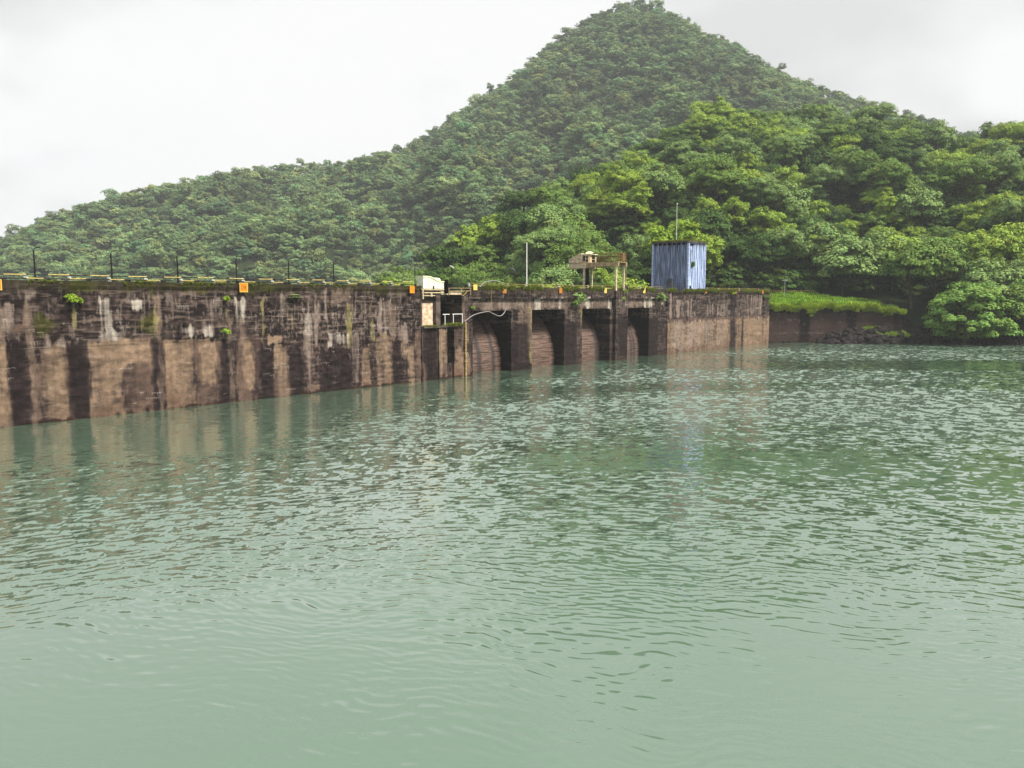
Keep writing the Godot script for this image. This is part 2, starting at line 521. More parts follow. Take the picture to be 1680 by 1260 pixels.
func water_mesh() -> ArrayMesh:
	var waves := []
	rng.seed = 5
	for k in 15:
		var l := 0.23 * pow(1.118, k) * rng.randf_range(0.92, 1.08)
		var dir := -PI / 2 + 0.16 + rng.randfn(0.0, 0.32)
		var kk := TAU / l
		waves.append([cos(dir) * kk, sin(dir) * kk, rng.randf() * TAU, 0.047 / kk * (1.0 if l < 0.6 else 0.4), l, 2.5 + rng.randf() * 3.0])
	var v := PackedVector3Array()
	var n := PackedVector3Array()
	var uv := PackedVector2Array()
	var ix := PackedInt32Array()
	for belt in [[2.0, 56.0, 0.0026, 0.00012], [55.0, 300.0, 0.0014, 0.00009]]:
		var radii := PackedFloat32Array()
		var r: float = belt[0]
		while r < belt[1]:
			radii.append(r)
			if r < 11.0: r += 0.5
			else: r += clampf(r * r * belt[3], 0.06, 1.4)
		if belt[1] > 200.0:
			for far in [380.0, 520.0]: radii.append(far)
		var angles := PackedFloat32Array()
		var a := -PI
		while a < PI - 0.01:
			angles.append(a)
			a += belt[2] if absf(a) < 0.70 else (belt[2] * 2.5 if absf(a) < 1.15 else 0.05)
		angles.append(PI)
		var nr := radii.size()
		var na := angles.size()
		var first := v.size()
		v.resize(first + nr * na)
		n.resize(first + nr * na)
		uv.resize(first + nr * na)
		for i in nr:
			r = radii[i]
			var step := maxf(clampf(r * r * belt[3], 0.06, 1.4), r * belt[2])
			var shift := rng.randf() * 400.0
			var row_ := PackedFloat32Array()
			for q in 512: row_.append(rng.randfn())
			for j in na:
				var x := sin(angles[j]) * r
				var z := -cos(angles[j]) * r
				var y := 0.0
				var gx := 0.0
				var gz := 0.0
				var amp := 0.6
				var fade := smoothstep(1.15, 1.0, absf(angles[j]))
				if absf(angles[j]) < 1.15 and r > 9.0:
					amp = wave_patch(x, z) * fade
					var wx := x + noise.get_noise_2d(x * 12.0, z * 12.0) * 0.9
					var wz := z + noise.get_noise_2d(x * 12.0 + 60.0, z * 12.0) * 0.9
					var lost := 0
					var g1 := 0.75 + 0.9 * noise.get_noise_2d(x * 22.0 + 10.0, z * 22.0)
					var g2 := 0.75 + 0.9 * noise.get_noise_2d(x * 16.0 + 510.0, z * 16.0)
					for w in waves:
						var l: float = w[4]
						if l < step * 2.6:
							lost += 1
							continue
						var ph: float = w[0] * wx + w[1] * wz + w[2]
						var am: float = w[3] * amp * (g1 if int(l * 100.0) % 2 == 0 else g2)
						y += am * sin(ph)
						var c := am * cos(ph)
						gx += c * w[0]
						gz += c * w[1]
					if lost > 0:
						var rough := sqrt(float(lost)) * 0.031 * amp
						# wavelets too short for this grid: long across the wind, one row deep
						var q := x * 1.9 + shift
						var b0 := floori(q)
						var f := smoothstep(0.0, 1.0, q - b0)
						var q2 := x * 5.5 + shift * 3.0
						var c0 := floori(q2)
						var f2 := smoothstep(0.0, 1.0, q2 - c0)
						gx += rng.randfn(0.0, rough * 0.6)
						gz += rough * (1.5 * lerpf(row_[posmod(b0, 512)], row_[posmod(b0 + 1, 512)], f) + 0.9 * lerpf(row_[posmod(c0 + 200, 512)], row_[posmod(c0 + 201, 512)], f2) + rng.randfn(0.0, 0.45))
				uv[first + i * na + j] = Vector2(minf(r / 200.0, 0.99), clampf(amp / 1.4, 0.01, 0.99))
				v[first + i * na + j] = Vector3(x, y, z)
				n[first + i * na + j] = Vector3(-gx, 1, -gz).normalized()
		for i in nr - 1:
			for j in na - 1:
				var p := first + i * na + j
				var far_ := v[p] - WALL_A
				if far_.dot(WALL_N) < -6.0 and far_.dot(WALL_U) < 158.0: continue
				ix.append(p); ix.append(p + na + 1); ix.append(p + 1); ix.append(p); ix.append(p + na); ix.append(p + na + 1)
	var arr := []
	arr.resize(Mesh.ARRAY_MAX)
	arr[Mesh.ARRAY_VERTEX] = v
	arr[Mesh.ARRAY_NORMAL] = n
	arr[Mesh.ARRAY_TEX_UV] = uv
	arr[Mesh.ARRAY_INDEX] = ix
	var m := ArrayMesh.new()
	m.add_surface_from_arrays(Mesh.PRIMITIVE_TRIANGLES, arr)
	return m

# ---------------------------------------------------------------- sky
func cloudy_sky() -> Image:
	var w := 768
	var h := 384
	var im := Image.create(w, h, false, Image.FORMAT_RGBF)
	var cn := FastNoiseLite.new()
	cn.seed = 4
	cn.frequency = 1.0
	cn.fractal_octaves = 5
	for j in h:
		var el := PI / 2 - (j + 0.5) / h * PI
		for i in w:
			var az := ((i + 0.5) / w - 0.5) * TAU
			var y := sin(el)
			var d := Vector3(sin(az) * cos(el), y, -cos(az) * cos(el))
			if y < 0.0:
				im.set_pixel(i, j, Color(0.5, 0.53, 0.5))
				continue
			var p := Vector3(d.x, 0, d.z) / (y + 0.25) * 1.1
			var c := cn.get_noise_3d(p.x, 1.7, p.z)
			var c2 := cn.get_noise_3d(p.x * 0.45 + 7.0, 3.0, p.z * 0.45)
			var c3 := cn.get_noise_3d(p.x * 1.8 + 3.0, 9.0, p.z * 1.8)
			var b := 0.775 + 0.40 * y + clampf(c * 0.42 + c2 * 0.34 + c3 * 0.16, -0.17, 0.10)
			b = minf(b, 0.935 + 0.5 * maxf(0.0, y - 0.36))
			var cool := clampf(0.5 - c * 1.5, 0, 1)
			im.set_pixel(i, j, Color(b * (1.0 - 0.028 * cool), b * (1.0 - 0.008 * cool), b))
	return im

# ================================================================ build
func _ready() -> void:
	noise.seed = 3
	noise.frequency = 0.01
	noise.fractal_octaves = 3

	# camera
	var cam := Camera3D.new()
	cam.name = "camera"
	cam.fov = 53.02
	cam.near = 0.2
	cam.far = 3000.0
	cam.position = EYE
	cam.rotation.x = deg_to_rad(-6.415)
	add_child(cam)
	cam.current = true

	# air, sky, exposure
	var env := Environment.new()
	env.background_mode = Environment.BG_SKY
	var pan := PanoramaSkyMaterial.new()
	pan.panorama = ImageTexture.create_from_image(cloudy_sky())
	env.sky = Sky.new()
	env.sky.sky_material = pan
	env.background_energy_multiplier = 0.2
	env.tonemap_mode = Environment.TONE_MAPPER_LINEAR
	env.tonemap_exposure = 5.2
	env.sdfgi_enabled = true
	env.ssao_enabled = true
	env.ssil_enabled = true
	env.fog_enabled = true
	env.fog_density = 0.00021
	env.fog_light_color = Color(0.93, 0.96, 0.98)
	var we := WorldEnvironment.new()
	we.name = "world"
	we.environment = env
	add_child(we)

	# a thinly veiled sun, high on the right
	var sun := DirectionalLight3D.new()
	sun.name = "sun"
	sun.light_energy = 0.5
	sun.light_color = Color(1.0, 0.97, 0.91)
	sun.light_angular_distance = 15.0
	sun.shadow_enabled = true
	sun.basis = Basis.looking_at(-Vector3(0.72, 1.1, 0.38).normalized())
	add_child(sun)

	materials()
	grow()
	land()
	build_dam()
	gates()
	crest()
	machines()
	control_house()
	bank()
	trees()
	forest()
	wall_plants()

func materials() -> void:
	M.bark = grainy(Color(0.16, 0.13, 0.1), Color(0.3, 0.26, 0.2), 0.4, 0.95, 21)
	M.leaf_dark = leafy(Color(0.058, 0.112, 0.025))
	M.leaf_mid = leafy(Color(0.138, 0.228, 0.046))
	M.leaf_light = leafy(Color(0.25, 0.36, 0.05))
	M.leaf_shore = leafy(Color(0.165, 0.29, 0.06))
	M.leaf_lime = leafy(Color(0.23, 0.35, 0.035))
	M.leaf_grey = leafy(Color(0.185, 0.285, 0.088))
	M.leaf_far = leafy(Color(0.142, 0.225, 0.095))
	M.grass = leafy(Color(0.26, 0.42, 0.045))
	M.moss = leafy(Color(0.16, 0.19, 0.028))
	M.soil = grainy(Color(0.07, 0.075, 0.04), Color(0.13, 0.135, 0.07), 0.03, 1.0, 22)
	M.hill = grainy(Color(0.09, 0.12, 0.06), Color(0.15, 0.2, 0.08), 0.01, 1.0, 23)
	M.rock = grainy(Color(0.055, 0.048, 0.05), Color(0.14, 0.112, 0.112), 0.25, 0.75, 24, 12.0)
	M.steel_dark = plain(Color(0.05, 0.055, 0.06), 0.5, 0.3)
	M.rail_yellow = grainy(Color(0.58, 0.49, 0.25), Color(0.74, 0.67, 0.42), 0.5, 0.6, 25)
	M.rail_old = grainy(Color(0.42, 0.38, 0.2), Color(0.66, 0.58, 0.28), 0.9, 0.8, 43)
	M.post = grainy(Color(0.46, 0.49, 0.48), Color(0.7, 0.72, 0.7), 0.5, 0.8, 26)
	M.sign = grainy(Color(0.74, 0.45, 0.09), Color(0.82, 0.54, 0.14), 0.6, 0.6, 41)
	M.sign_old = grainy(Color(0.55, 0.34, 0.16), Color(0.72, 0.48, 0.2), 0.8, 0.7, 42)
	M.sign_pale = plain(Color(0.78, 0.68, 0.36), 0.6)
	M.sign_ink = plain(Color(0.52, 0.28, 0.04), 0.6)
	M.white_metal = grainy(Color(0.74, 0.74, 0.68), Color(0.9, 0.89, 0.83), 0.3, 0.55, 27)
	M.beige = grainy(Color(0.6, 0.54, 0.44), Color(0.78, 0.72, 0.6), 0.35, 0.7, 28)
	M.roof_pale = grainy(Color(0.82, 0.84, 0.66), Color(0.92, 0.92, 0.76), 0.35, 0.6, 29)
	M.leg_paint = grainy(Color(0.6, 0.56, 0.46), Color(0.8, 0.76, 0.64), 0.3, 0.8, 45)
	M.old_beam = grainy(Color(0.44, 0.38, 0.28), Color(0.68, 0.6, 0.46), 0.3, 0.85, 30)
	M.rusty = grainy(Color(0.32, 0.22, 0.15), Color(0.5, 0.42, 0.24), 0.6, 0.85, 31)
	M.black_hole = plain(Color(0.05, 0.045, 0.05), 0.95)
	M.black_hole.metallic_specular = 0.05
	M.white = plain(Color(0.86, 0.86, 0.84), 0.5)
	M.hose = plain(Color(0.48, 0.46, 0.46), 0.5)
	M.pipe = grainy(Color(0.46, 0.38, 0.25), Color(0.64, 0.55, 0.36), 0.4, 0.8, 32)
	M.road = grainy(Color(0.26, 0.25, 0.24), Color(0.4, 0.38, 0.36), 0.2, 0.95, 33)
	M.old_concrete = grainy(Color(0.2, 0.17, 0.16), Color(0.42, 0.37, 0.34), 0.12, 0.95, 34, 3.0)
	M.pale_panel = grainy(Color(0.66, 0.55, 0.46), Color(0.84, 0.76, 0.66), 0.3, 0.9, 35)
	var w := StandardMaterial3D.new()
	w.albedo_color = Color(0.070, 0.122, 0.082).linear_to_srgb()
	# ripples too small to model roughen the water: more of them in reach of one look the farther off and the windier
	var ri := Image.create(128, 64, false, Image.FORMAT_RGB8)
	for i in 128:
		for j in 64:
			var r := (i + 0.5) / 128.0 * 200.0
			var k := 0.05 + smoothstep(18.0, 85.0, r) * 0.34 * clampf((j + 0.5) / 64.0 * 1.4, 0.3, 1.1)
			ri.set_pixel(i, j, Color(k, k, k))
	w.roughness = 1.0
	w.roughness_texture = ImageTexture.create_from_image(ri)
	w.texture_repeat = false
	w.metallic_specular = 1.0
	w.clearcoat_enabled = true
	w.clearcoat = 0.9
	w.clearcoat_roughness = 0.08
	M.water = w

func land() -> void:
	structure("water", water_mesh(), M.water, "green reservoir water ruffled by a light wind in front of the dam", "water")
	# hills and banks as one sheet
	var v := PackedVector3Array()
	var step := 5.0
	var nx := 341
	var nz := 166
	for j in nz:
		for i in nx:
			var x := -760.0 + i * step
			var z := -100.0 - j * step
			var y := ground(x, z)
			var q := Vector3(x, 0, z) - WALL_A
			var s := q.dot(WALL_U)
			var o := q.dot(WALL_N)
			if o > -12.0 and s < 157.0: y = -14.0          # bed under the dam and the reservoir
			elif x > 54.0 and x < 93.0 and z > -199.0: y = minf(y, -3.0 if z > -181.0 else 6.0)
			v.append(Vector3(x, y, z))
	var n := PackedVector3Array()
	for j in nz:
		for i in nx:
			var a := v[j * nx + mini(i + 1, nx - 1)] - v[j * nx + maxi(i - 1, 0)]
			var b := v[maxi(j - 1, 0) * nx + i] - v[mini(j + 1, nz - 1) * nx + i]
			n.append(b.cross(a).normalized())
	var ix := PackedInt32Array()
	for j in nz - 1:
		for i in nx - 1:
			var p := j * nx + i
			ix.append(p); ix.append(p + nx); ix.append(p + nx + 1); ix.append(p); ix.append(p + nx + 1); ix.append(p + 1)
	var arr := []
	arr.resize(Mesh.ARRAY_MAX)
	arr[Mesh.ARRAY_VERTEX] = v
	arr[Mesh.ARRAY_NORMAL] = n
	arr[Mesh.ARRAY_INDEX] = ix
	var m := ArrayMesh.new()
	m.add_surface_from_arrays(Mesh.PRIMITIVE_TRIANGLES, arr)
	structure("hills", m, M.hill, "steep green hills rising behind the dam and along the far bank", "hill")

# ---------------------------------------------------------------- dam
const TEX_L := Vector4(-20.0, 46.0, -2.0, 12.0)
const TEX_W := Vector4(57.5, 91.5, -2.0, 10.0)
const TEX_R := Vector4(46.0, 156.0, -2.0, 12.0)

func uv_in(r: Vector4, s: float, y: float) -> Vector2:
	return Vector2((s - r.x) / (r.y - r.x), 1.0 - (y - r.z) / (r.w - r.z))

func rough_face(r: Vector4, s0: float, s1: float, y0: float, y1: float, ledge: float) -> ArrayMesh:
	var m := Shape.new()
	var nx := int((s1 - s0) / 0.3)
	var ny := int((y1 - y0) / 0.16)
	for j in ny + 1:
		var y := lerpf(y0, y1, float(j) / ny)
		for i in nx + 1:
			var s := lerpf(s0, s1, float(i) / nx)
			var o := noise.get_noise_2d(s * 12.0, y * 60.0) * 0.10 + noise.get_noise_2d(s * 50.0, y * 50.0 + 70.0) * 0.05
			if y < ledge + noise.get_noise_2d(s * 10.0, 3.0) * 0.12: o += 0.16      # lower lift stands a hand's width proud
			if y > 11.25: o = 0.12
			m.v.append(dam(s, y, o - 0.05))
			m.t.append(uv_in(r, s, y))
	for j in ny + 1:
		for i in nx + 1:
			var a := m.v[j * (nx + 1) + mini(i + 1, nx)] - m.v[j * (nx + 1) + maxi(i - 1, 0)]
			var b := m.v[mini(j + 1, ny) * (nx + 1) + i] - m.v[maxi(j - 1, 0) * (nx + 1) + i]
			m.n.append(a.cross(b).normalized())
	for j in ny:
		for i in nx:
			var p := j * (nx + 1) + i
			m.i.append(p); m.i.append(p + nx + 2); m.i.append(p + 1); m.i.append(p); m.i.append(p + nx + 1); m.i.append(p + nx + 2)
	return m.mesh()

# a block of the dam with the painted concrete wrapped round it
func block(r: Vector4, s0: float, s1: float, y0: float, y1: float, o0: float, o1: float, m: Shape = null) -> Shape:
	if m == null: m = Shape.new()
	var f := func(s: float, y: float, o: float) -> Vector3: return dam(s, y, o)
	m.quad_uv(f.call(s0, y0, o1), f.call(s1, y0, o1), f.call(s1, y1, o1), f.call(s0, y1, o1), uv_in(r, s0, y0), uv_in(r, s1, y0), uv_in(r, s1, y1), uv_in(r, s0, y1))
	var w := minf(o1 - o0, s1 - s0)
	m.quad_uv(f.call(s0, y0, o0), f.call(s0, y0, o1), f.call(s0, y1, o1), f.call(s0, y1, o0), uv_in(r, s0 + w, y0), uv_in(r, s0, y0), uv_in(r, s0, y1), uv_in(r, s0 + w, y1))
	m.quad_uv(f.call(s1, y0, o1), f.call(s1, y0, o0), f.call(s1, y1, o0), f.call(s1, y1, o1), uv_in(r, s1, y0), uv_in(r, s1 - w, y0), uv_in(r, s1 - w, y1), uv_in(r, s1, y1))
	m.quad_uv(f.call(s1, y0, o0), f.call(s0, y0, o0), f.call(s0, y1, o0), f.call(s1, y1, o0), uv_in(r, s1, y0), uv_in(r, s0, y0), uv_in(r, s0, y1), uv_in(r, s1, y1))
	m.quad_uv(f.call(s0, y1, o1), f.call(s1, y1, o1), f.call(s1, y1, o0), f.call(s0, y1, o0), uv_in(r, s0, y1), uv_in(r, s1, y1), uv_in(r, s1, y1 - 0.3), uv_in(r, s0, y1 - 0.3))
	m.quad_uv(f.call(s0, y0, o0), f.call(s1, y0, o0), f.call(s1, y0, o1), f.call(s0, y0, o1), uv_in(r, s0, y0 + 0.3), uv_in(r, s1, y0 + 0.3), uv_in(r, s1, y0), uv_in(r, s0, y0))
	return m

func paint_left() -> StandardMaterial3D:
	var b := base_paint(TEX_L.x, TEX_L.y, TEX_L.z, TEX_L.w, 0.05, 6.2)
	for k in [-19.0, -13.5, -8.0, -3.6]:
		stain(b, TAN, k, k + 3.4, 0.1, 6.5)
		stain(b, DARK, k + 3.6, k + 4.6, -0.2, 6.6)
		stain(b, GREY, k + 4.0, k + 4.4, -0.3, 9.5)
	stain(b, TAN, -0.4, 0.9, 0.1, 6.5)
	stain(b, DARK, 0.9, 2.1, -0.3, 6.9)
	stain(b, TAN, 3.2, 5.4, 0.2, 6.5)
	stain(b, BROWN, 2.5, 3.1, 0.3, 4.8)
	stain(b, DARK, 5.4, 6.9, -0.1, 6.7)
	stain(b, TAN, 6.9, 9.8, 0.1, 6.6)
	stain(b, BROWN, 9.7, 12.4, 0.1, 6.6)
	stain(b, TAN, 9.8, 12.2, 4.3, 6.5)
	stain(b, DARK, 12.4, 13.4, -0.4, 6.7)
	stain(b, TAN, 13.7, 16.5, 0.1, 6.5)
	stain(b, BROWN, 16.5, 19.1, 0.0, 6.2)
	stain(b, TAN, 16.9, 18.6, 2.0, 6.3)
	stain(b, DARK, 19.1, 20.0, -0.2, 6.4)
	stain(b, BROWN, 20.9, 23.1, -0.1, 6.4)
	stain(b, TAN, 21.6, 22.6, 1.1, 6.2)
	stain(b, GREY, 2.4, 2.8, -0.4, 10.4)
	stain(b, YELLOW, 5.9, 6.2, 7.5, 10.0)
	stain(b, GREY, 12.9, 13.4, -0.9, 10.3)
	stain(b, YELLOW, 12.8, 13.1, 7.2, 10.4)
	stain(b, GREY, 20.0, 20.6, -0.3, 8.5)
	stain(b, YELLOW, 19.7, 20.3, 6.7, 9.7)
	stain(b, WHITE, 21.0, 22.0, 7.8, 10.0)
	stain(b, GREY, 21.1, 21.8, 6.0, 8.0)
	stain(b, WHITE, 8.1, 9.3, 6.5, 7.4)
	stain(b, WHITE, 8.4, 8.8, 7.4, 10.3)
	stain(b, PINK, 0.6, 1.6, 7.6, 9.8)
	stain(b, PINK, 3.7, 5.1, 6.5, 6.9)
	stain(b, PINK, 1.5, 3.3, 10.3, 10.8)
	stain(b, WHITE, 10.8, 11.9, 9.5, 10.0)
	stain(b, PINK, 18.0, 18.6, 7.9, 10.0)
	stain(b, WHITE, 15.4, 18.5, 6.9, 7.5)
	stain(b, LINE, 22.9, 23.3, -0.3, 6.0)
	stain(b, TAN, 25.0, 26.8, -0.1, 5.5)
	stain(b, TAN, 24.2, 26.3, 5.7, 6.4)
	stain(b, GREY, 25.0, 26.6, -0.3, 3.3)
	stain(b, PINK, 28.7, 29.8, 0.4, 6.7)
	stain(b, TAN, 29.6, 30.7, 0.1, 1.0)
	stain(b, PINK, 29.3, 30.6, 5.7, 10.6)
	stain(b, PINK, 31.2, 31.9, 8.3, 11.1)
	stain(b, PINK, 30.5, 31.6, 7.6, 9.7)
	stain(b, WHITE, 28.9, 30.1, 6.3, 8.6)
	stain(b, GREY, 32.6, 35.1, 9.7, 11.3)
	stain(b, YELLOW, 34.4, 35.0, 4.8, 9.4)
	stain(b, WHITE, 31.9, 34.5, 5.2, 6.3)
	stain(b, WHITE, 32.9, 33.2, 2.0, 6.9)
	stain(b, YELLOW, 37.9, 38.3, 5.3, 9.9)
	stain(b, TAN, 36.5, 37.8, 0.2, 4.8)
	stain(b, PINK, 35.2, 36.2, 0.9, 6.5)
	stain(b, PINK, 39.0, 40.9, 6.3, 9.9)
	stain(b, TAN, 38.6, 41.2, 0.1, 6.1)
	stain(b, GREY, 40.9, 41.8, 5.2, 9.5)
	stain(b, PINK, 42.2, 43.5, 5.1, 7.0)
	stain(b, TAN, 42.5, 43.5, 2.7, 5.1)
	stain(b, TAN, 43.5, 44.8, 0.0, 4.5)
	stain(b, BROWN, 44.8, 46.2, -0.1, 6.1)
	stain(b, YELLOW, 23.8, 24.0, 5.6, 10.3)
	stain(b, YELLOW, 27.2, 27.6, 7.1, 9.6)
	stain(b, GREY, 28.1, 28.5, 0.5, 5.7)
	stain(b, PINK, 26.0, 26.8, 8.4, 10.6)
	stain(b, DARK, 23.4, 25.0, -0.4, 5.3)
	stain(b, DARK, 26.9, 28.7, -0.1, 5.4)
	stain(b, DARK, 30.9, 35.1, -0.3, 4.7)
	stain(b, DARK, 41.2, 42.4, -0.0, 5.2)
	stain(b, MOSS, 5.2, 9.1, 11.0, 11.8)
	stain(b, MOSS, 10.1, 18.4, 11.1, 11.8)
	stain(b, MOSS, 22.2, 26.8, 10.9, 11.7)
	stain(b, MOSS, 35.5, 44.8, 10.8, 11.7)
	stain(b, MOSS, 3.2, 5.0, 7.5, 8.8)
	stain(b, MOSS, 10.7, 12.6, 7.3, 8.7)
	stain(b, BROWN, 1.1, 2.9, 7.5, 8.3)
	rng.seed = 61
	drips(b, 70, -20.0, 23.0, 6.4, 10.6, 0.9)
	drips(b, 120, 23.0, 45.6, 3.0, 10.6, 0.9)
	drips(b, 60, -20.0, 45.0, 0.5, 6.0, 0.5)
	return concrete(b, 0.77, 9.0)

func paint_right() -> StandardMaterial3D:
	var b := base_paint(TEX_R.x, TEX_R.y, TEX_R.z, TEX_R.w, 0.08, 6.2)
	stain(b, GREY, 55.2, 88.0, 8.7, 9.9)
	stain(b, GREY, 93.2, 106.0, 8.7, 9.9)
	drips(b, 150, 55.0, 106.0, 8.9, 10.2, 1.0)
	drips(b, 120, 107.0, 154.0, 6.6, 11.0, 0.9)
	drips(b, 60, 107.0, 154.0, 0.5, 6.0, 0.6)
	stain(b, TAN, 46.1, 46.6, -0.0, 1.9)
	stain(b, TAN, 48.5, 50.0, 0.3, 6.4)
	stain(b, TAN, 51.5, 52.8, 0.2, 3.9)
	stain(b, TAN, 52.8, 54.4, 0.1, 3.0)
	stain(b, DARK, 46.2, 48.5, -0.1, 6.7)
	stain(b, BROWN, 51.4, 52.4, 3.9, 6.5)
	stain(b, GREY, 53.0, 54.0, 4.7, 9.4)
	stain(b, PINK, 58.0, 59.0, 8.8, 9.8)
	stain(b, PINK, 60.5, 62.9, 8.7, 10.0)
	stain(b, PINK, 63.8, 64.7, 8.7, 10.1)
	stain(b, PINK, 65.5, 66.1, 8.7, 10.1)
	stain(b, PINK, 66.9, 68.0, 8.7, 10.1)
	stain(b, WHITE, 68.6, 70.0, 8.7, 10.0)
	stain(b, PINK, 72.2, 73.3, 8.7, 10.0)
	stain(b, WHITE, 73.9, 75.0, 8.7, 10.0)
	stain(b, WHITE, 81.4, 83.4, 8.8, 10.0)
	stain(b, WHITE, 86.1, 87.1, 8.8, 10.0)
	stain(b, WHITE, 87.8, 88.9, 8.8, 10.0)
	stain(b, WHITE, 99.0, 102.0, 8.9, 10.1)
	stain(b, PINK, 94.6, 96.2, 8.9, 10.1)
	stain(b, GREY, 64.5, 67.4, 1.0, 8.4)
	stain(b, YELLOW, 67.25, 67.6, 0.5, 8.6)
	stain(b, YELLOW, 79.7, 80.1, 1.6, 8.6)
	stain(b, GREY, 93.1, 93.7, 0.8, 9.2)
	stain(b, DARK, 63.3, 66.9, -0.1, 6.8)  # pier stains; wrapped round the sides they also paint the jamb shade
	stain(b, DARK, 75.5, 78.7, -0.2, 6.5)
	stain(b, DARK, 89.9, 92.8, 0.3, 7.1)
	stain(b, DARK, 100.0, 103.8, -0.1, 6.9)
	stain(b, TAN, 107.2, 154.3, -1.1, 6.1)
	stain(b, DARK, 133.6, 136.3, -0.5, 11.4)
	stain(b, DARK, 139.1, 140.3, -0.7, 6.2)
	stain(b, PINK, 109.0, 132.0, 1.0, 5.8)
	stain(b, TAN, 140.3, 154.3, -0.5, 6.1)
	stain(b, PINK, 110.5, 116.5, 6.9, 9.6)
	stain(b, PINK, 122.9, 131.2, 6.7, 8.9)
	stain(b, PINK, 141.5, 149.7, 6.8, 10.8)
	stain(b, LINE, 107.4, 154.3, 5.9, 6.5)
	stain(b, PINK, 108.1, 109.5, 6.8, 10.7)
	stain(b, WHITE, 117.6, 118.3, 6.6, 7.8)
	stain(b, WHITE, 132.4, 133.3, 6.3, 7.6)
	return concrete(b, 0.77, 6.0)

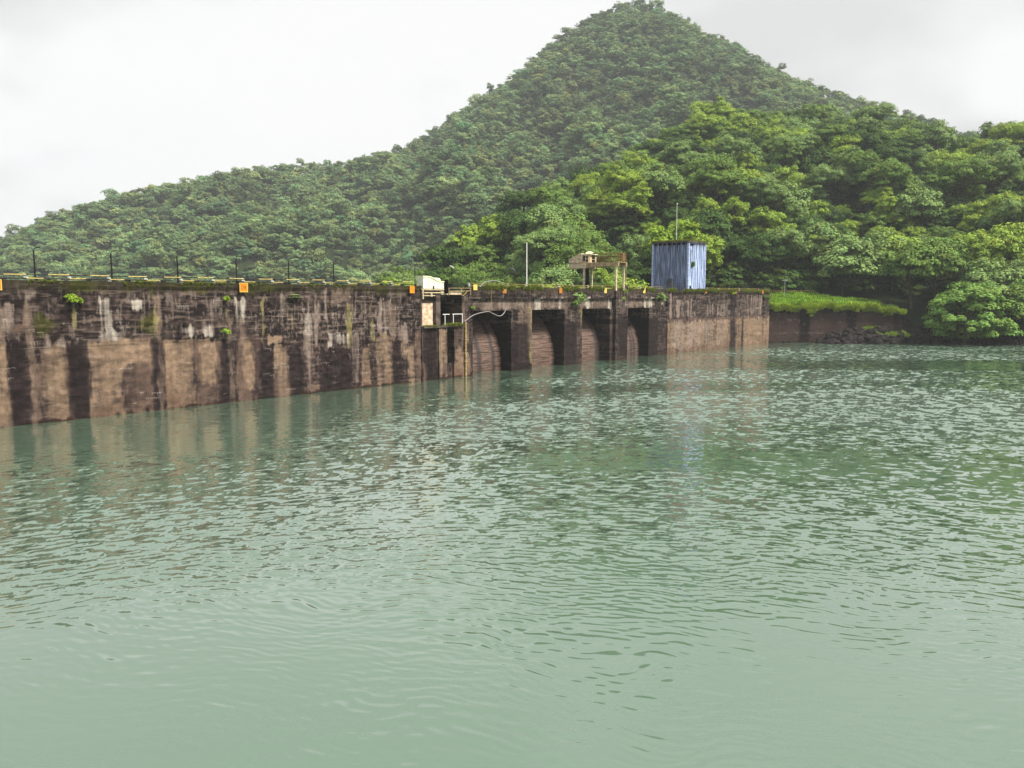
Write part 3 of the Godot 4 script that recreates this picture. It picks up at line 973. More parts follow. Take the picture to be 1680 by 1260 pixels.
func build_dam() -> void:
	M.face_left = paint_left()
	M.face_right = paint_right()
	var t := thing("concrete_dam", "long dark stained concrete dam wall with gate bays, running back from the left", "dam")
	part("wall_face", rough_face(TEX_L, -86.0, 45.8, -2.0, 11.8, -9.0), M.face_left, t)
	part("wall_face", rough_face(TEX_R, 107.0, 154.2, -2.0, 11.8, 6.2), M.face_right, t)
	# body behind the faces, with the roadway and its downstream kerb
	var m := Shape.new()
	block(TEX_L, -86.0, 45.75, -3.0, 10.9, -9.0, -0.3, m)
	block(TEX_L, -86.0, 45.75, 10.9, 11.75, -9.0, -8.6, m)
	block(TEX_L, -86.0, 45.75, 10.9, 11.72, -0.55, -0.2, m)
	part("dam_body", m.mesh(), M.face_left, t)
	m = Shape.new()
	block(TEX_R, 107.05, 154.2, -3.0, 10.9, -9.0, -0.3, m)
	block(TEX_R, 107.05, 154.2, 10.9, 11.72, -0.55, -0.2, m)
	part("dam_body", m.mesh(), M.face_right, t)
	# four gate piers
	for k in 4:
		var s := 63.0 + 12.53 * k
		var e := s + (4.6 if k < 3 else 6.4)
		m = block(TEX_R, s, e, -3.0, 8.6, -9.0, 0.0)
		if k == 2: block(TEX_R, s + 0.9, e, -3.0, 11.5, -0.3, 0.55, m)      # this one carries the gantry and stands proud
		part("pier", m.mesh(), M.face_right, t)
	part("end_pier", block(TEX_R, 53.0, 55.0, -3.0, 11.0, -9.0, 0.05).mesh(), M.face_right, t)
	# beam and parapet over the bays
	part("fascia_beam", block(TEX_R, 55.0, 107.0, 8.6, 10.25, -1.2, -0.25).mesh(), M.face_right, t)
	part("parapet", block(TEX_R, 54.2, 107.0, 10.25, 11.8, -0.6, 0.15).mesh(), M.face_right, t)
	part("deck_slab", block(TEX_R, 45.8, 107.0, 9.6, 10.9, -9.0, -1.25).mesh(), M.face_right, t)
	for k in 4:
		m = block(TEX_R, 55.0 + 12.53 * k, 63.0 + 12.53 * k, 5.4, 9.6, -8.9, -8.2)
		part("added_shade_wall", m.mesh(), M.black_hole, t)  # black wall added behind the gates to keep the bays dark
	# intake bay between the wall and the gates
	part("intake_wall", block(TEX_R, 45.8, 48.5, -3.0, 6.6, -5.0, 0.1).mesh(), M.face_right, t)
	part("intake_pillar", block(TEX_R, 48.5, 50.0, -3.0, 6.6, -5.0, 0.35).mesh(), M.face_right, t)
	part("intake_pillar", block(TEX_R, 51.35, 53.0, -3.0, 6.6, -5.0, 0.2).mesh(), M.face_right, t)
	part("intake_sill", block(TEX_R, 50.0, 51.35, -3.0, 1.9, -4.0, -0.15).mesh(), M.face_right, t)
	part("intake_back", block(TEX_R, 50.0, 51.35, 1.9, 10.9, -5.4, -4.6).mesh(), M.old_concrete, t)
	part("intake_ledge", block(TEX_R, 45.9, 53.1, 6.6, 6.78, -3.0, 0.45).mesh(), M.old_concrete, t)
	part("intake_back", block(TEX_R, 45.8, 53.0, 6.78, 10.9, -4.6, -4.2).mesh(), M.black_hole, t)  # near-black back paints the shade inside the recess
	part("intake_panel", block(TEX_R, 46.3, 48.3, 6.78, 9.7, -0.9, -0.5).mesh(), M.pale_panel, t)
	part("intake_post", block(TEX_R, 48.4, 49.15, 6.78, 11.0, -0.8, 0.0).mesh(), M.old_concrete, t)
	part("intake_post", block(TEX_R, 45.78, 46.2, 6.78, 11.0, -4.0, -0.2).mesh(), M.old_concrete, t)
	part("intake_lintel", block(TEX_R, 45.8, 48.4, 9.75, 11.0, -4.0, -0.6).mesh(), M.old_concrete, t)
	part("intake_lintel", block(TEX_R, 49.2, 53.0, 10.75, 11.2, -4.0, 0.1).mesh(), M.beige, t)
	# handrail on the ledge
	m = Shape.new()
	for s in [49.7, 51.2, 52.85]:
		m.tube(PackedVector3Array([dam(s, 6.78, 0.25), dam(s, 8.25, 0.25)]), 0.05, 0.05)
	m.tube(PackedVector3Array([dam(49.3, 8.25, 0.25), dam(50.5, 8.25, 0.25)]), 0.05, 0.05)
	m.tube(PackedVector3Array([dam(51.0, 8.25, 0.25), dam(52.9, 8.25, 0.25)]), 0.05, 0.05)
	part("ledge_rail", m.mesh(), M.white, t)
	# moss and weeds rooted on the dam
	rng.seed = 31
	var places: Array[Transform3D] = []
	for k in 2600:
		var s := rng.randf_range(-20.0, 153.0) if k < 1200 else rng.randf_range(54.5, 153.0)
		if noise.get_noise_2d(s * 14.0, 8.0) < (0.08 if s < 46.0 else -0.12): continue
		if s > 46.0 and s < 54.3: continue
		var drop := rng.randf() * rng.randf() * 0.5
		places.append(Transform3D(Basis().rotated(Vector3.UP, rng.randf() * TAU).scaled(Vector3.ONE * rng.randf_range(0.3, 0.95 if s > 54.0 else 0.34)), dam(s, 11.78 - drop, 0.1 + rng.randf() * 0.08)))
	for k in 260:
		var s := rng.randf_range(46.3, 53.0)
		if s > 48.3 and s < 49.3: continue
		places.append(Transform3D(Basis().rotated(Vector3.UP, rng.randf() * TAU).scaled(Vector3.ONE * rng.randf_range(0.35, 0.6) * (1.5 if s > 50.3 and s < 52.6 else 0.8)), dam(s, 6.76, rng.randf_range(-0.4, 0.5))))
	CROWNS["tuft"] = [tuft(26, 0.55, 0.06)]
	scatter("moss", CROWNS.tuft[0], M.moss, places, PackedColorArray(), t)

func tuft(blades: int, h: float, w: float) -> ArrayMesh:
	var m := Shape.new()
	for k in blades:
		var a := rng.randf() * TAU
		var lean := rng.randf_range(0.1, 0.9)
		var d := Vector3(cos(a) * lean, 1.0, sin(a) * lean).normalized()
		var side := d.cross(any_dir()).normalized()
		var root := Vector3(cos(a), 0, sin(a)) * rng.randf() * h * 0.4
		var l := h * rng.randf_range(0.5, 1.1)
		var q := m.v.size()
		var j := rng.randf_range(0.7, 1.3)
		var col := Color(j * rng.randf_range(0.85, 1.15), j, j * 0.9)
		m.v.append(root - side * w); m.v.append(root + side * w); m.v.append(root + d * l)
		var nn := side.cross(d).normalized()
		var front := nn.y > 0.0
		if not front: nn = -nn
		for e in 3:
			m.n.append((nn + Vector3(0, 0.5, 0)).normalized()); m.t.append(Vector2.ZERO); m.c.append(col)
		m.i.append(q); m.i.append(q + (2 if front else 1)); m.i.append(q + (1 if front else 2))
	return m.mesh()

func gate_paint(k: int) -> StandardMaterial3D:
	var im := Image.create(160, 160, false, Image.FORMAT_RGB8)
	for j in 160:
		for i in 160:
			var x := i / 160.0
			var y := j / 160.0
			var fine := noise.get_noise_2d(i * 14.0, j * 14.0 + k * 999.0)
			var row := noise.get_noise_2d(i * 1.5 + k * 300.0, j * 34.0)
			var c := Vector3(86, 66, 57) + Vector3(20, 18, 16) * fine + Vector3(56, 47, 43) * row
			c = c.lerp(Vector3(70, 52, 54), clampf((0.42 - y) * 2.2, 0, 0.75))  # upper part darkened: shade under the deck put into the colour
			for w in [[0.43, 0.07, 0], [0.80, 0.055, 0], [0.9, 0.09, 2], [0.68, 0.06, 3]]:
				if w[2] != k and not (w[2] == 0 and k == 3 and w[0] > 0.7): continue
				var d: float = absf(x - w[0] - 0.02 * noise.get_noise_2d(j * 6.0, k * 50.0)) / w[1]
				c = c.lerp(Vector3(44, 34, 36), clampf(1.4 - d * 1.3 + fine * 0.5, 0, 0.92))
			im.set_pixel(i, j, Color(c.x / 255.0, c.y / 255.0, c.z / 255.0))
	var m := StandardMaterial3D.new()
	m.albedo_texture = ImageTexture.create_from_image(im)
	m.roughness = 0.75
	m.texture_repeat = false
	return m

func gates() -> void:
	var labels := ["curved pink brown spillway gate with two dark wet streaks, next to the yellow pipe",
		"curved pink brown spillway gate, clean faced, between the first and second piers",
		"curved spillway gate left of the mossy pier that carries the gantry leg",
		"narrowest looking curved spillway gate, right of the mossy gantry pier"]
	var plates := 15
	for k in 4:
		var s0 := 55.0 + 12.53 * k
		var t := thing("spillway_gate", labels[k], "gate", dam(s0 + 4.0, 0, -10.2), TURN, "curved steel gates closing the spillway bays")
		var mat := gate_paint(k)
		for p in plates:
			var a0 := -0.22 + 1.3 * p / plates
			var a1 := -0.22 + 1.3 * (p + 0.95) / plates
			var m := Shape.new()
			var r := 8.2 + 0.045 * (p % 2) + 0.02 * ((p * 7) % 3)
			var v0 := 1.0 - float(p) / plates
			var v1 := 1.0 - float(p + 1) / plates
			var mid := (a0 + a1) * 0.5
			var ring := [a0, mid, a1]
			for q in 2:
				var b0: float = ring[q]
				var b1: float = ring[q + 1]
				var u0 := lerpf(v0, v1, q * 0.5)
				var u1 := lerpf(v0, v1, q * 0.5 + 0.5)
				m.quad_uv(Vector3(-3.97, 1.0 + sin(b0) * r, cos(b0) * r), Vector3(3.97, 1.0 + sin(b0) * r, cos(b0) * r), Vector3(3.97, 1.0 + sin(b1) * r, cos(b1) * r), Vector3(-3.97, 1.0 + sin(b1) * r, cos(b1) * r), Vector2(0, u0), Vector2(1, u0), Vector2(1, u1), Vector2(0, u1))
			for e in [a0, a1]:
				var i0 := Vector3(-3.97, 1.0 + sin(e) * 8.05, cos(e) * 8.05)
				var o0 := Vector3(-3.97, 1.0 + sin(e) * r, cos(e) * r)
				var w := Vector3(7.94, 0, 0)
				m.quad_uv(i0, i0 + w, o0 + w, o0, Vector2(0, v0), Vector2(1, v0), Vector2(1, v0), Vector2(0, v0))
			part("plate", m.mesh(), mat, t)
		var back := Shape.new()
		for q in 6:
			var b0 := -0.22 + 1.3 * q / 6.0
			var b1 := -0.22 + 1.3 * (q + 1) / 6.0
			back.quad(Vector3(-3.97, 1.0 + sin(b0) * 8.04, cos(b0) * 8.04), Vector3(3.97, 1.0 + sin(b0) * 8.04, cos(b0) * 8.04), Vector3(3.97, 1.0 + sin(b1) * 8.04, cos(b1) * 8.04), Vector3(-3.97, 1.0 + sin(b1) * 8.04, cos(b1) * 8.04))
		part("skin_frame", back.mesh(), M.rusty, t)

# ---------------------------------------------------------------- along the crest
func railing(s0: float, s1: float, gap: float, label: String, weathered: bool) -> void:
	var t := thing("guard_railing", label, "railing", dam(s0, TOP, -0.1), TURN)
	var bays := int((s1 - s0) / gap)
	var pole := rail_piece(gap * 0.5, 0.048 if not weathered else 0.04)
	var lump := Shape.new()
	lump.tube(PackedVector3Array([Vector3(-0.3, 0.12, 0.08), Vector3(-0.12, 0.16, 0.08), Vector3(0.12, 0.16, 0.08), Vector3(0.3, 0.12, 0.08)]), 0.05, 0.13, 6)
	lump.box(Vector3(0, 0.07, 0.08), Vector3(0.2, 0.2, 0.2))
	var lm := lump.mesh()
	var post := Shape.new()
	post.prism(PackedVector2Array([Vector2(-0.12, -0.05), Vector2(0.2, -0.05), Vector2(0.1, 0.4), Vector2(-0.06, 0.54), Vector2(-0.22, 0.5), Vector2(-0.18, 0.3)]), -0.12, 0.06)
	var pm := post.mesh()
	for k in bays:
		var x := k * gap
		var o := part("post", pm, M.post, t)
		o.position = Vector3(x, 0, 0)
		o.rotation.z = sin(k * 2.1) * 0.12
		for h in 2:
			for q in 2:
				var yellow := (q + h) % 2 == 0 or weathered
				var rl := part("rail_segment", pole, (M.rail_old if weathered else M.rail_yellow) if yellow else M.steel_dark, t)
				rl.position = Vector3(x + gap * (0.5 * q), 0.16 + 0.30 * h + sin(k * 1.7 + h) * 0.015, 0.09)
				rl.rotation.z = sin(k * 3.1 + q + h * 2.0) * 0.008
		if not weathered:
			var b := part("rail_coupling", lm, M.steel_dark, t)
			b.position = Vector3(x + gap * 0.45, 0, 0)

func rail_piece(l: float, r: float) -> ArrayMesh:
	var m := Shape.new()
	m.tube(PackedVector3Array([Vector3(0, 0, 0), Vector3(l, 0, 0)]), r, r, 6)
	return m.mesh()

func crest() -> void:
	railing(-68.2, 45.0, 3.22, "yellow and black pipe railing with pale posts, left of the white hoist", false)
	railing(54.6, 106.0, 3.9, "weathered yellow pipe railing above the spillway gates, overgrown with weeds", true)
	railing(123.0, 153.6, 5.0, "yellow pipe railing on the crest right of the blue building", true)
	# black lamp posts
	var ords := ["first", "second", "third", "fourth", "fifth", "sixth", "seventh"]
	var near_ := ["above the second pale post of the railing", "above the long pale yellow wall streak", "over the tan and brown wall patch", "left of the middle yellow plate", "over the dark rubble part of the wall", "between the palm-like wall plant and the white hoist", "slimmest, just left of the white hoist"]
	for k in 7:
		var s: float = [3.39, 9.44, 15.37, 21.36, 27.34, 33.09, 45.2][k]
		var t := thing("lamp_post", "%s black lamp post from left, %s" % [ords[k], near_[k]], "lamp post", dam(s, TOP - 0.3, -0.35), TURN, "slim black lamp posts along the dam crest")
		var m := Shape.new()
		m.tube(PackedVector3Array([Vector3(0, 0, 0), Vector3(0, 2.75, 0)]), 0.085 if k < 6 else 0.05, 0.06 if k < 6 else 0.04, 8)
		part("pole", m.mesh(), M.steel_dark, t)
		m = Shape.new()
		m.tube(PackedVector3Array([Vector3(0, 2.7, 0), Vector3(0.08, 2.9, 0), Vector3(0.26, 2.98, 0)]), 0.05, 0.04, 6)
		part("arm", m.mesh(), M.steel_dark, t)
		m = Shape.new()
		m.box(Vector3(0.36, 2.98, 0), Vector3(0.26, 0.07, 0.14))
		part("lamp_head", m.mesh(), M.steel_dark, t)
		m = Shape.new()
		m.box(Vector3(0.05, 0.42, 0), Vector3(0.24, 0.28, 0.2))
		part("base_box", m.mesh(), M.steel_dark, t)
	# lamps with white heads behind the gate deck
	for k in 2:
		var s: float = [57.2, 70.4][k]
		var t := thing("street_lamp", ["slim street lamp with a bright white head just right of the white hoist", "slim street lamp with a grey tilted head behind the cable loop"][k], "street lamp", dam(s, 10.9, -6.0), TURN, "street lamps behind the gate deck")
		var m := Shape.new()
		m.tube(PackedVector3Array([Vector3(0, 0, 0), Vector3(0, 3.6, 0)]), 0.05, 0.04, 6)
		part("pole", m.mesh(), M.steel_dark, t)
		m = Shape.new()
		m.box(Vector3(0.05, 3.72, 0), Vector3(0.62, 0.09, 0.3), Basis(Vector3.BACK, -0.5))
		part("lamp_head", m.mesh(), M.white if k == 0 else M.hose, t)
	# tall white mast
	var mast := Shape.new()
	mast.tube(PackedVector3Array([Vector3(0, 0, 0), Vector3(0, 7.5, 0)]), 0.09, 0.06, 8)
	single("mast", mast.mesh(), M.white, "tall thin white pole standing on the gate deck left of the gantry", "pole", dam(68.8, 10.9, -2.0), TURN)
	# yellow plates on the parapet
	var plates := [[0.25, 11.4, 1.1, 0.86, "sign", "01", "orange chainage plate with faint figures at the left edge of the picture"],
		[21.75, 11.38, 0.9, 0.92, "sign", "08", "orange chainage plate with faint figures under the fourth lamp post"],
		[44.2, 11.36, 0.78, 0.88, "sign", "", "plain orange plate on the wall just left of the white hoist"],
		[55.4, 11.74, 0.75, 0.75, "sign_pale", "", "pale yellow plate on the parapet above the yellow pipe"],
		[61.3, 11.4, 0.8, 0.85, "sign_old", "", "orange plate on the parapet where the cable loop ends"],
		[74.2, 11.45, 0.75, 0.85, "sign_old", "", "orange plate on the parapet above the second gate"],
		[86.3, 11.5, 0.7, 0.8, "sign_pale", "", "yellow plate on the parapet left of the front gantry legs"],
		[98.4, 11.6, 0.8, 0.9, "sign_pale", "", "yellow plate on the parapet between the gantry and the blue building"],
		[121.9, 11.6, 0.7, 0.8, "sign_old", "", "small yellow plate at the right foot of the blue building"],
		[135.6, 11.6, 0.8, 0.7, "sign_old", "", "small yellow plate on the right wall, midway along it"],
		[149.6, 11.6, 0.8, 0.7, "sign_old", "", "small yellow plate near the right end of the dam"]]
	for p in plates:
		var t := thing("sign_plate", p[6], "sign", dam(p[0], p[1], 0.22), TURN, "yellow plates along the parapet")
		var m := Shape.new()
		m.box(Vector3.ZERO, Vector3(p[2], p[3], 0.04))
		part("plate", m.mesh(), M[p[4]], t)
		m = Shape.new()
		for e in [-1, 1]: m.box(Vector3(e * 0.25, p[3] * 0.45, -0.1), Vector3(0.06, 0.12, 0.2))
		part("bracket", m.mesh(), M.steel_dark, t)
		if p[5]:
			m = Shape.new()
			for e in [-1, 1]:
				m.box(Vector3(e * p[2] * 0.47, 0, 0.024), Vector3(0.05, p[3], 0.01))
				m.box(Vector3(0, e * p[3] * 0.47, 0.0245), Vector3(p[2] * 0.88, 0.05, 0.01))
			part("border", m.mesh(), M.sign_pale, t)
			var tm := TextMesh.new()
			tm.text = p[5]
			tm.font_size = 64
			tm.pixel_size = 0.0085
			tm.depth = 0.012
			var f := SystemFont.new()
			f.font_names = PackedStringArray(["Droid Sans"])
			tm.font = f
			var txt := part("figures", tm, M.sign_ink, t)
			txt.position = Vector3(0, -0.02, 0.03)
	# hoses and cables at the first gate
	var m := Shape.new()
	m.tube(curve([Vector3(53.3, 7.25, 0.25), Vector3(55.0, 8.1, 0.35), Vector3(57.7, 8.5, 0.35), Vector3(58.8, 8.2, 0.3), Vector3(60.2, 7.85, 0.3), Vector3(61.2, 8.3, 0.25), Vector3(61.7, 9.1, 0.2)]), 0.065, 0.065, 8)
	single("hose", m.mesh(), M.hose, "grey hose sagging under the beam over the first gate", "hose")
	m = Shape.new()
	m.tube(curve([Vector3(56.3, 11.8, 0.2), Vector3(57.4, 12.45, 0.2), Vector3(59.3, 12.65, 0.2), Vector3(60.5, 12.3, 0.25), Vector3(61.2, 11.2, 0.25)]), 0.06, 0.06, 8)
	single("cable", m.mesh(), M.hose, "pale cable arching above the parapet over the first gate", "cable")
	m = Shape.new()
	m.tube(curve([Vector3(54.0, 11.3, 0.2), Vector3(53.4, 10.9, 0.3), Vector3(52.9, 10.6, 0.3)]), 0.05, 0.05, 6)
	m.tube(PackedVector3Array([dam(58.6, 11.6, 0.2), dam(58.55, 8.6, 0.2)]), 0.03, 0.03, 5)
	single("wire", m.mesh(), M.pipe, "thin wires hanging down the parapet face over the first gate", "wire")
	var t := thing("yellow_pipe", "pale yellow vertical pipe clamped to the end pier left of the first gate", "pipe", dam(53.5, 0, 0.2), TURN)
	m = Shape.new()
	m.tube(PackedVector3Array([Vector3(0, -1, 0), Vector3(0, 7.2, 0)]), 0.14, 0.14, 8)
	part("tube", m.mesh(), M.pipe, t)
	for y in [2.0, 3.1, 4.9]:
		m = Shape.new()
		m.box(Vector3(0, y, 0), Vector3(0.5, 0.14, 0.34))
		part("clamp", m.mesh(), M.old_beam, t)

func curve(pts: Array) -> PackedVector3Array:
	var c := Curve3D.new()
	for k in pts.size():
		var a: Vector3 = pts[maxi(k - 1, 0)]
		var b: Vector3 = pts[mini(k + 1, pts.size() - 1)]
		var h := (b - a) / 6.0
		c.add_point(pts[k], -h, h)
	var out := PackedVector3Array()
	for k in 41:
		var p := c.sample_baked(c.get_baked_length() * k / 40.0)
		out.append(dam(p.x, p.y, p.z))
	return out

# ---------------------------------------------------------------- machines
func machines() -> void:
	# hoist over the intake
	var t := thing("intake_hoist", "white metal hoist with a sloping cover on a steel frame above the intake", "hoist", dam(46.0, 11.35, 0.0), TURN)
	var m := Shape.new()
	m.prism(PackedVector2Array([Vector2(0.05, 0.15), Vector2(3.6, 0.15), Vector2(3.6, 1.0), Vector2(2.7, 1.05), Vector2(1.2, 1.58), Vector2(0.05, 1.62)]), -0.8, 0.2)
	part("cover", m.mesh(), M.white_metal, t)
	m = Shape.new()
	m.prism(PackedVector2Array([Vector2(0.0, 1.6), Vector2(1.2, 1.56), Vector2(2.7, 1.03), Vector2(3.66, 0.98), Vector2(3.66, 1.08), Vector2(2.75, 1.14), Vector2(1.25, 1.68), Vector2(0.0, 1.72)]), -0.86, 0.27)
	part("cover_lid", m.mesh(), M.roof_pale, t)
	m = Shape.new()
	m.tube(PackedVector3Array([Vector3(2.75, 1.22, -0.7), Vector3(3.6, 1.2, -0.7)]), 0.34, 0.3, 12)
	part("motor", m.mesh(), M.roof_pale, t)
	m = Shape.new()
	m.tube(PackedVector3Array([Vector3(3.95, -0.45, 0.25), Vector3(3.95, 1.3, 0.25)]), 0.3, 0.26, 12)
	m.box(Vector3(4.35, 0.98, 0), Vector3(0.5, 0.16, 0.2), Basis(Vector3.BACK, -0.4))
	part("drum", m.mesh(), M.black_hole, t)
	m = Shape.new()
	m.box(Vector3(1.8, 0.02, 0.1), Vector3(3.9, 0.14, 0.2))
	m.box(Vector3(1.9, -0.35, 0.1), Vector3(4.1, 0.14, 0.2))
	m.box(Vector3(1.5, -0.6, 0.1), Vector3(0.16, 0.5, 0.2))
	m.box(Vector3(0.05, -0.6, 0.1), Vector3(0.16, 1.1, 0.2))
	m.box(Vector3(1.0, -0.72, 0.1), Vector3(2.2, 0.12, 0.22))
	part("frame", m.mesh(), M.beige, t)
	m = Shape.new()
	m.box(Vector3(2.0, -0.2, -1.2), Vector3(4.0, 0.3, 2.0))
	part("bed_plate", m.mesh(), M.black_hole, t)
	m = Shape.new()
	m.box(Vector3(1.78, 0.32, 0.22), Vector3(0.18, 0.4, 0.06))
	part("latch", m.mesh(), M.black_hole, t)
	m = Shape.new()
	for y in [0.25, 0.62]: m.tube(PackedVector3Array([Vector3(4.3, y - 0.4, 0.2), Vector3(8.6, y - 0.35, 0.2)]), 0.05, 0.05)
	for x in [4.5, 6.8, 8.5]: m.tube(PackedVector3Array([Vector3(x, -0.7, 0.2), Vector3(x, 0.28, 0.2)]), 0.05, 0.05)
	part("side_rail", m.mesh(), M.old_beam, t)
	# gantry across the deck
	t = thing("hoist_gantry", "beige hoist gantry on slim legs with a railed platform above the third gate", "gantry", dam(90.45, 0, 0), TURN)
	for s in [-1.15, 1.15]:
		for o in [0.25, -6.2]:
			m = Shape.new()
			m.box(Vector3(s, (11.0 + 15.6) * 0.5, o), Vector3(0.3, 4.9, 0.3))
			part("leg", m.mesh(), M.leg_paint, t)
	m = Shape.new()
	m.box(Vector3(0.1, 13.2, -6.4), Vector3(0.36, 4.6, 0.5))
	part("leg_shadow_bar", m.mesh(), M.black_hole, t)  # black bar standing in for the shadow between the rear legs
	for s in [-1.2, 1.2]:
		m = Shape.new()
		m.box(Vector3(s, 15.85, -4.0), Vector3(0.3, 0.62, 9.6))
		part("main_beam", m.mesh(), M.old_beam, t)
	m = Shape.new()
	m.box(Vector3(0, 16.2, -4.0), Vector3(2.7, 0.1, 9.7))
	part("platform", m.mesh(), M.old_beam, t)
	m = Shape.new()
	m.box(Vector3(0, 15.75, -7.4), Vector3(3.2, 0.8, 3.4))
	part("machine_base", m.mesh(), M.beige, t)
	m = Shape.new()
	# sloping machine cover, low at the downstream end
	var z0 := -9.2
	var z1 := -6.6
	var w := 1.5
	m.quad(Vector3(-w, 16.25, z0), Vector3(-w, 16.25, z1), Vector3(-w, 17.9, z1), Vector3(-w, 16.95, z0))
	m.quad(Vector3(w, 16.25, z1), Vector3(w, 16.25, z0), Vector3(w, 16.95, z0), Vector3(w, 17.9, z1))
	m.quad(Vector3(-w, 16.95, z0), Vector3(-w, 17.9, z1), Vector3(w, 17.9, z1), Vector3(w, 16.95, z0))
	m.quad(Vector3(-w, 16.25, z1), Vector3(w, 16.25, z1), Vector3(w, 17.9, z1), Vector3(-w, 17.9, z1))
	m.quad(Vector3(w, 16.25, z0), Vector3(-w, 16.25, z0), Vector3(-w, 16.95, z0), Vector3(w, 16.95, z0))
	part("machine_cover", m.mesh(), M.beige, t)
	m = Shape.new()
	m.box(Vector3(0, 16.95, -5.9), Vector3(2.5, 1.4, 1.3))
	part("cabin", m.mesh(), M.beige, t)
	m = Shape.new()
	m.tube(PackedVector3Array([Vector3(0, 17.68, -6.4), Vector3(0, 17.78, -5.9), Vector3(0, 17.62, -5.1)]), 0.5, 0.42, 12)
	m.box(Vector3(0, 17.7, -5.8), Vector3(2.7, 0.12, 1.6))
	part("cabin_roof", m.mesh(), M.roof_pale, t)
	for e in [[-1.27, 17.0, -6.15, 0.9], [-1.27, 17.2, -5.55, 0.4], [-1.27, 16.65, -5.55, 0.4]]:
		m = Shape.new()
		m.box(Vector3(e[0], e[1], e[2]), Vector3(0.05, e[3], 0.34))
		part("opening", m.mesh(), M.black_hole, t)
	for e in [[0.25, 17.2, -5.9, 0.5], [0.25, 16.6, -5.9, 0.4]]:
		m = Shape.new()
		m.box(Vector3(e[0], e[1], -5.23), Vector3(0.8, e[3], 0.05))
		part("opening", m.mesh(), M.black_hole, t)
	for s in [-1.25, 1.25]:
		m = Shape.new()
		for y in [17.7, 17.2]: m.tube(PackedVector3Array([Vector3(s, y, -5.0), Vector3(s, y, 0.7)]), 0.05, 0.05)
		for k in 13: m.tube(PackedVector3Array([Vector3(s, 16.25, -5.0 + k * 0.47), Vector3(s, 17.7, -5.0 + k * 0.47)]), 0.035, 0.035, 5)
		part("railing", m.mesh(), M.rusty, t)
	m = Shape.new()
	for y in [17.7, 17.2, 16.8]: m.tube(PackedVector3Array([Vector3(-1.25, y, 0.7), Vector3(1.25, y, 0.7)]), 0.05, 0.05)
	for k in 6: m.tube(PackedVector3Array([Vector3(-1.25 + k * 0.5, 16.25, 0.7), Vector3(-1.25 + k * 0.5, 17.8, 0.7)]), 0.05, 0.05, 5)
	m.box(Vector3(0.4, 17.0, 0.5), Vector3(0.9, 1.3, 0.5))
	part("end_panel", m.mesh(), M.rusty, t)
	m = Shape.new()
	for s in [-0.2, 0.2]: m.tube(PackedVector3Array([Vector3(s + 1.0, 11.0, 0.75), Vector3(s + 1.0, 16.2, 0.75)]), 0.03, 0.03, 5)
	for k in 14: m.tube(PackedVector3Array([Vector3(0.8, 11.2 + k * 0.36, 0.75), Vector3(1.2, 11.2 + k * 0.36, 0.75)]), 0.02, 0.02, 4)
	part("ladder", m.mesh(), M.old_beam, t)
	m = Shape.new()
	m.box(Vector3(1.9, 11.9, 0.2), Vector3(0.6, 1.0, 0.5))
	part("switch_box", m.mesh(), M.black_hole, t)

# ---------------------------------------------------------------- blue building
func house_paint(seed_: int, pale: float) -> StandardMaterial3D:  # pale: how sunlit the wall is painted, besides its stains
	var im := Image.create(256, 256, false, Image.FORMAT_RGB8)
	for j in 256:
		for i in 256:
			var x := i / 256.0
			var y := j / 256.0
			var v := noise.get_noise_2d(i * 14.0 + seed_, j * 0.9)
			var v2 := noise.get_noise_2d(i * 5.0 + seed_ * 3.0, j * 0.5)
			var f := noise.get_noise_2d(i * 10.0, j * 10.0 + seed_)
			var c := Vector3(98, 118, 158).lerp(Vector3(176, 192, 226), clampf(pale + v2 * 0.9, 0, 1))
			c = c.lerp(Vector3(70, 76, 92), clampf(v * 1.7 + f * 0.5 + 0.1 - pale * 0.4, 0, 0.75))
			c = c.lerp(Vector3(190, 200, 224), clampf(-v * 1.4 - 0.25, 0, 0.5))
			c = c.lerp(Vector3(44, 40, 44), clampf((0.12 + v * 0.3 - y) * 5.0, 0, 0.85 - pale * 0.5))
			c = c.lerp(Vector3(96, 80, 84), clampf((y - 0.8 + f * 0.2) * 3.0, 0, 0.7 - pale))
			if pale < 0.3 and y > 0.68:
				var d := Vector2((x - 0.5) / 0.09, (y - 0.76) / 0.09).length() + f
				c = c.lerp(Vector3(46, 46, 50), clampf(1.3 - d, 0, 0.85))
			if pale < 0.3: c *= 0.86  # shaded walls darkened once more in the paint
			im.set_pixel(i, j, Color(c.x / 255.0, c.y / 255.0, c.z / 255.0))
	var m := StandardMaterial3D.new()
	m.albedo_texture = ImageTexture.create_from_image(im)
	m.roughness = 0.8
	return m

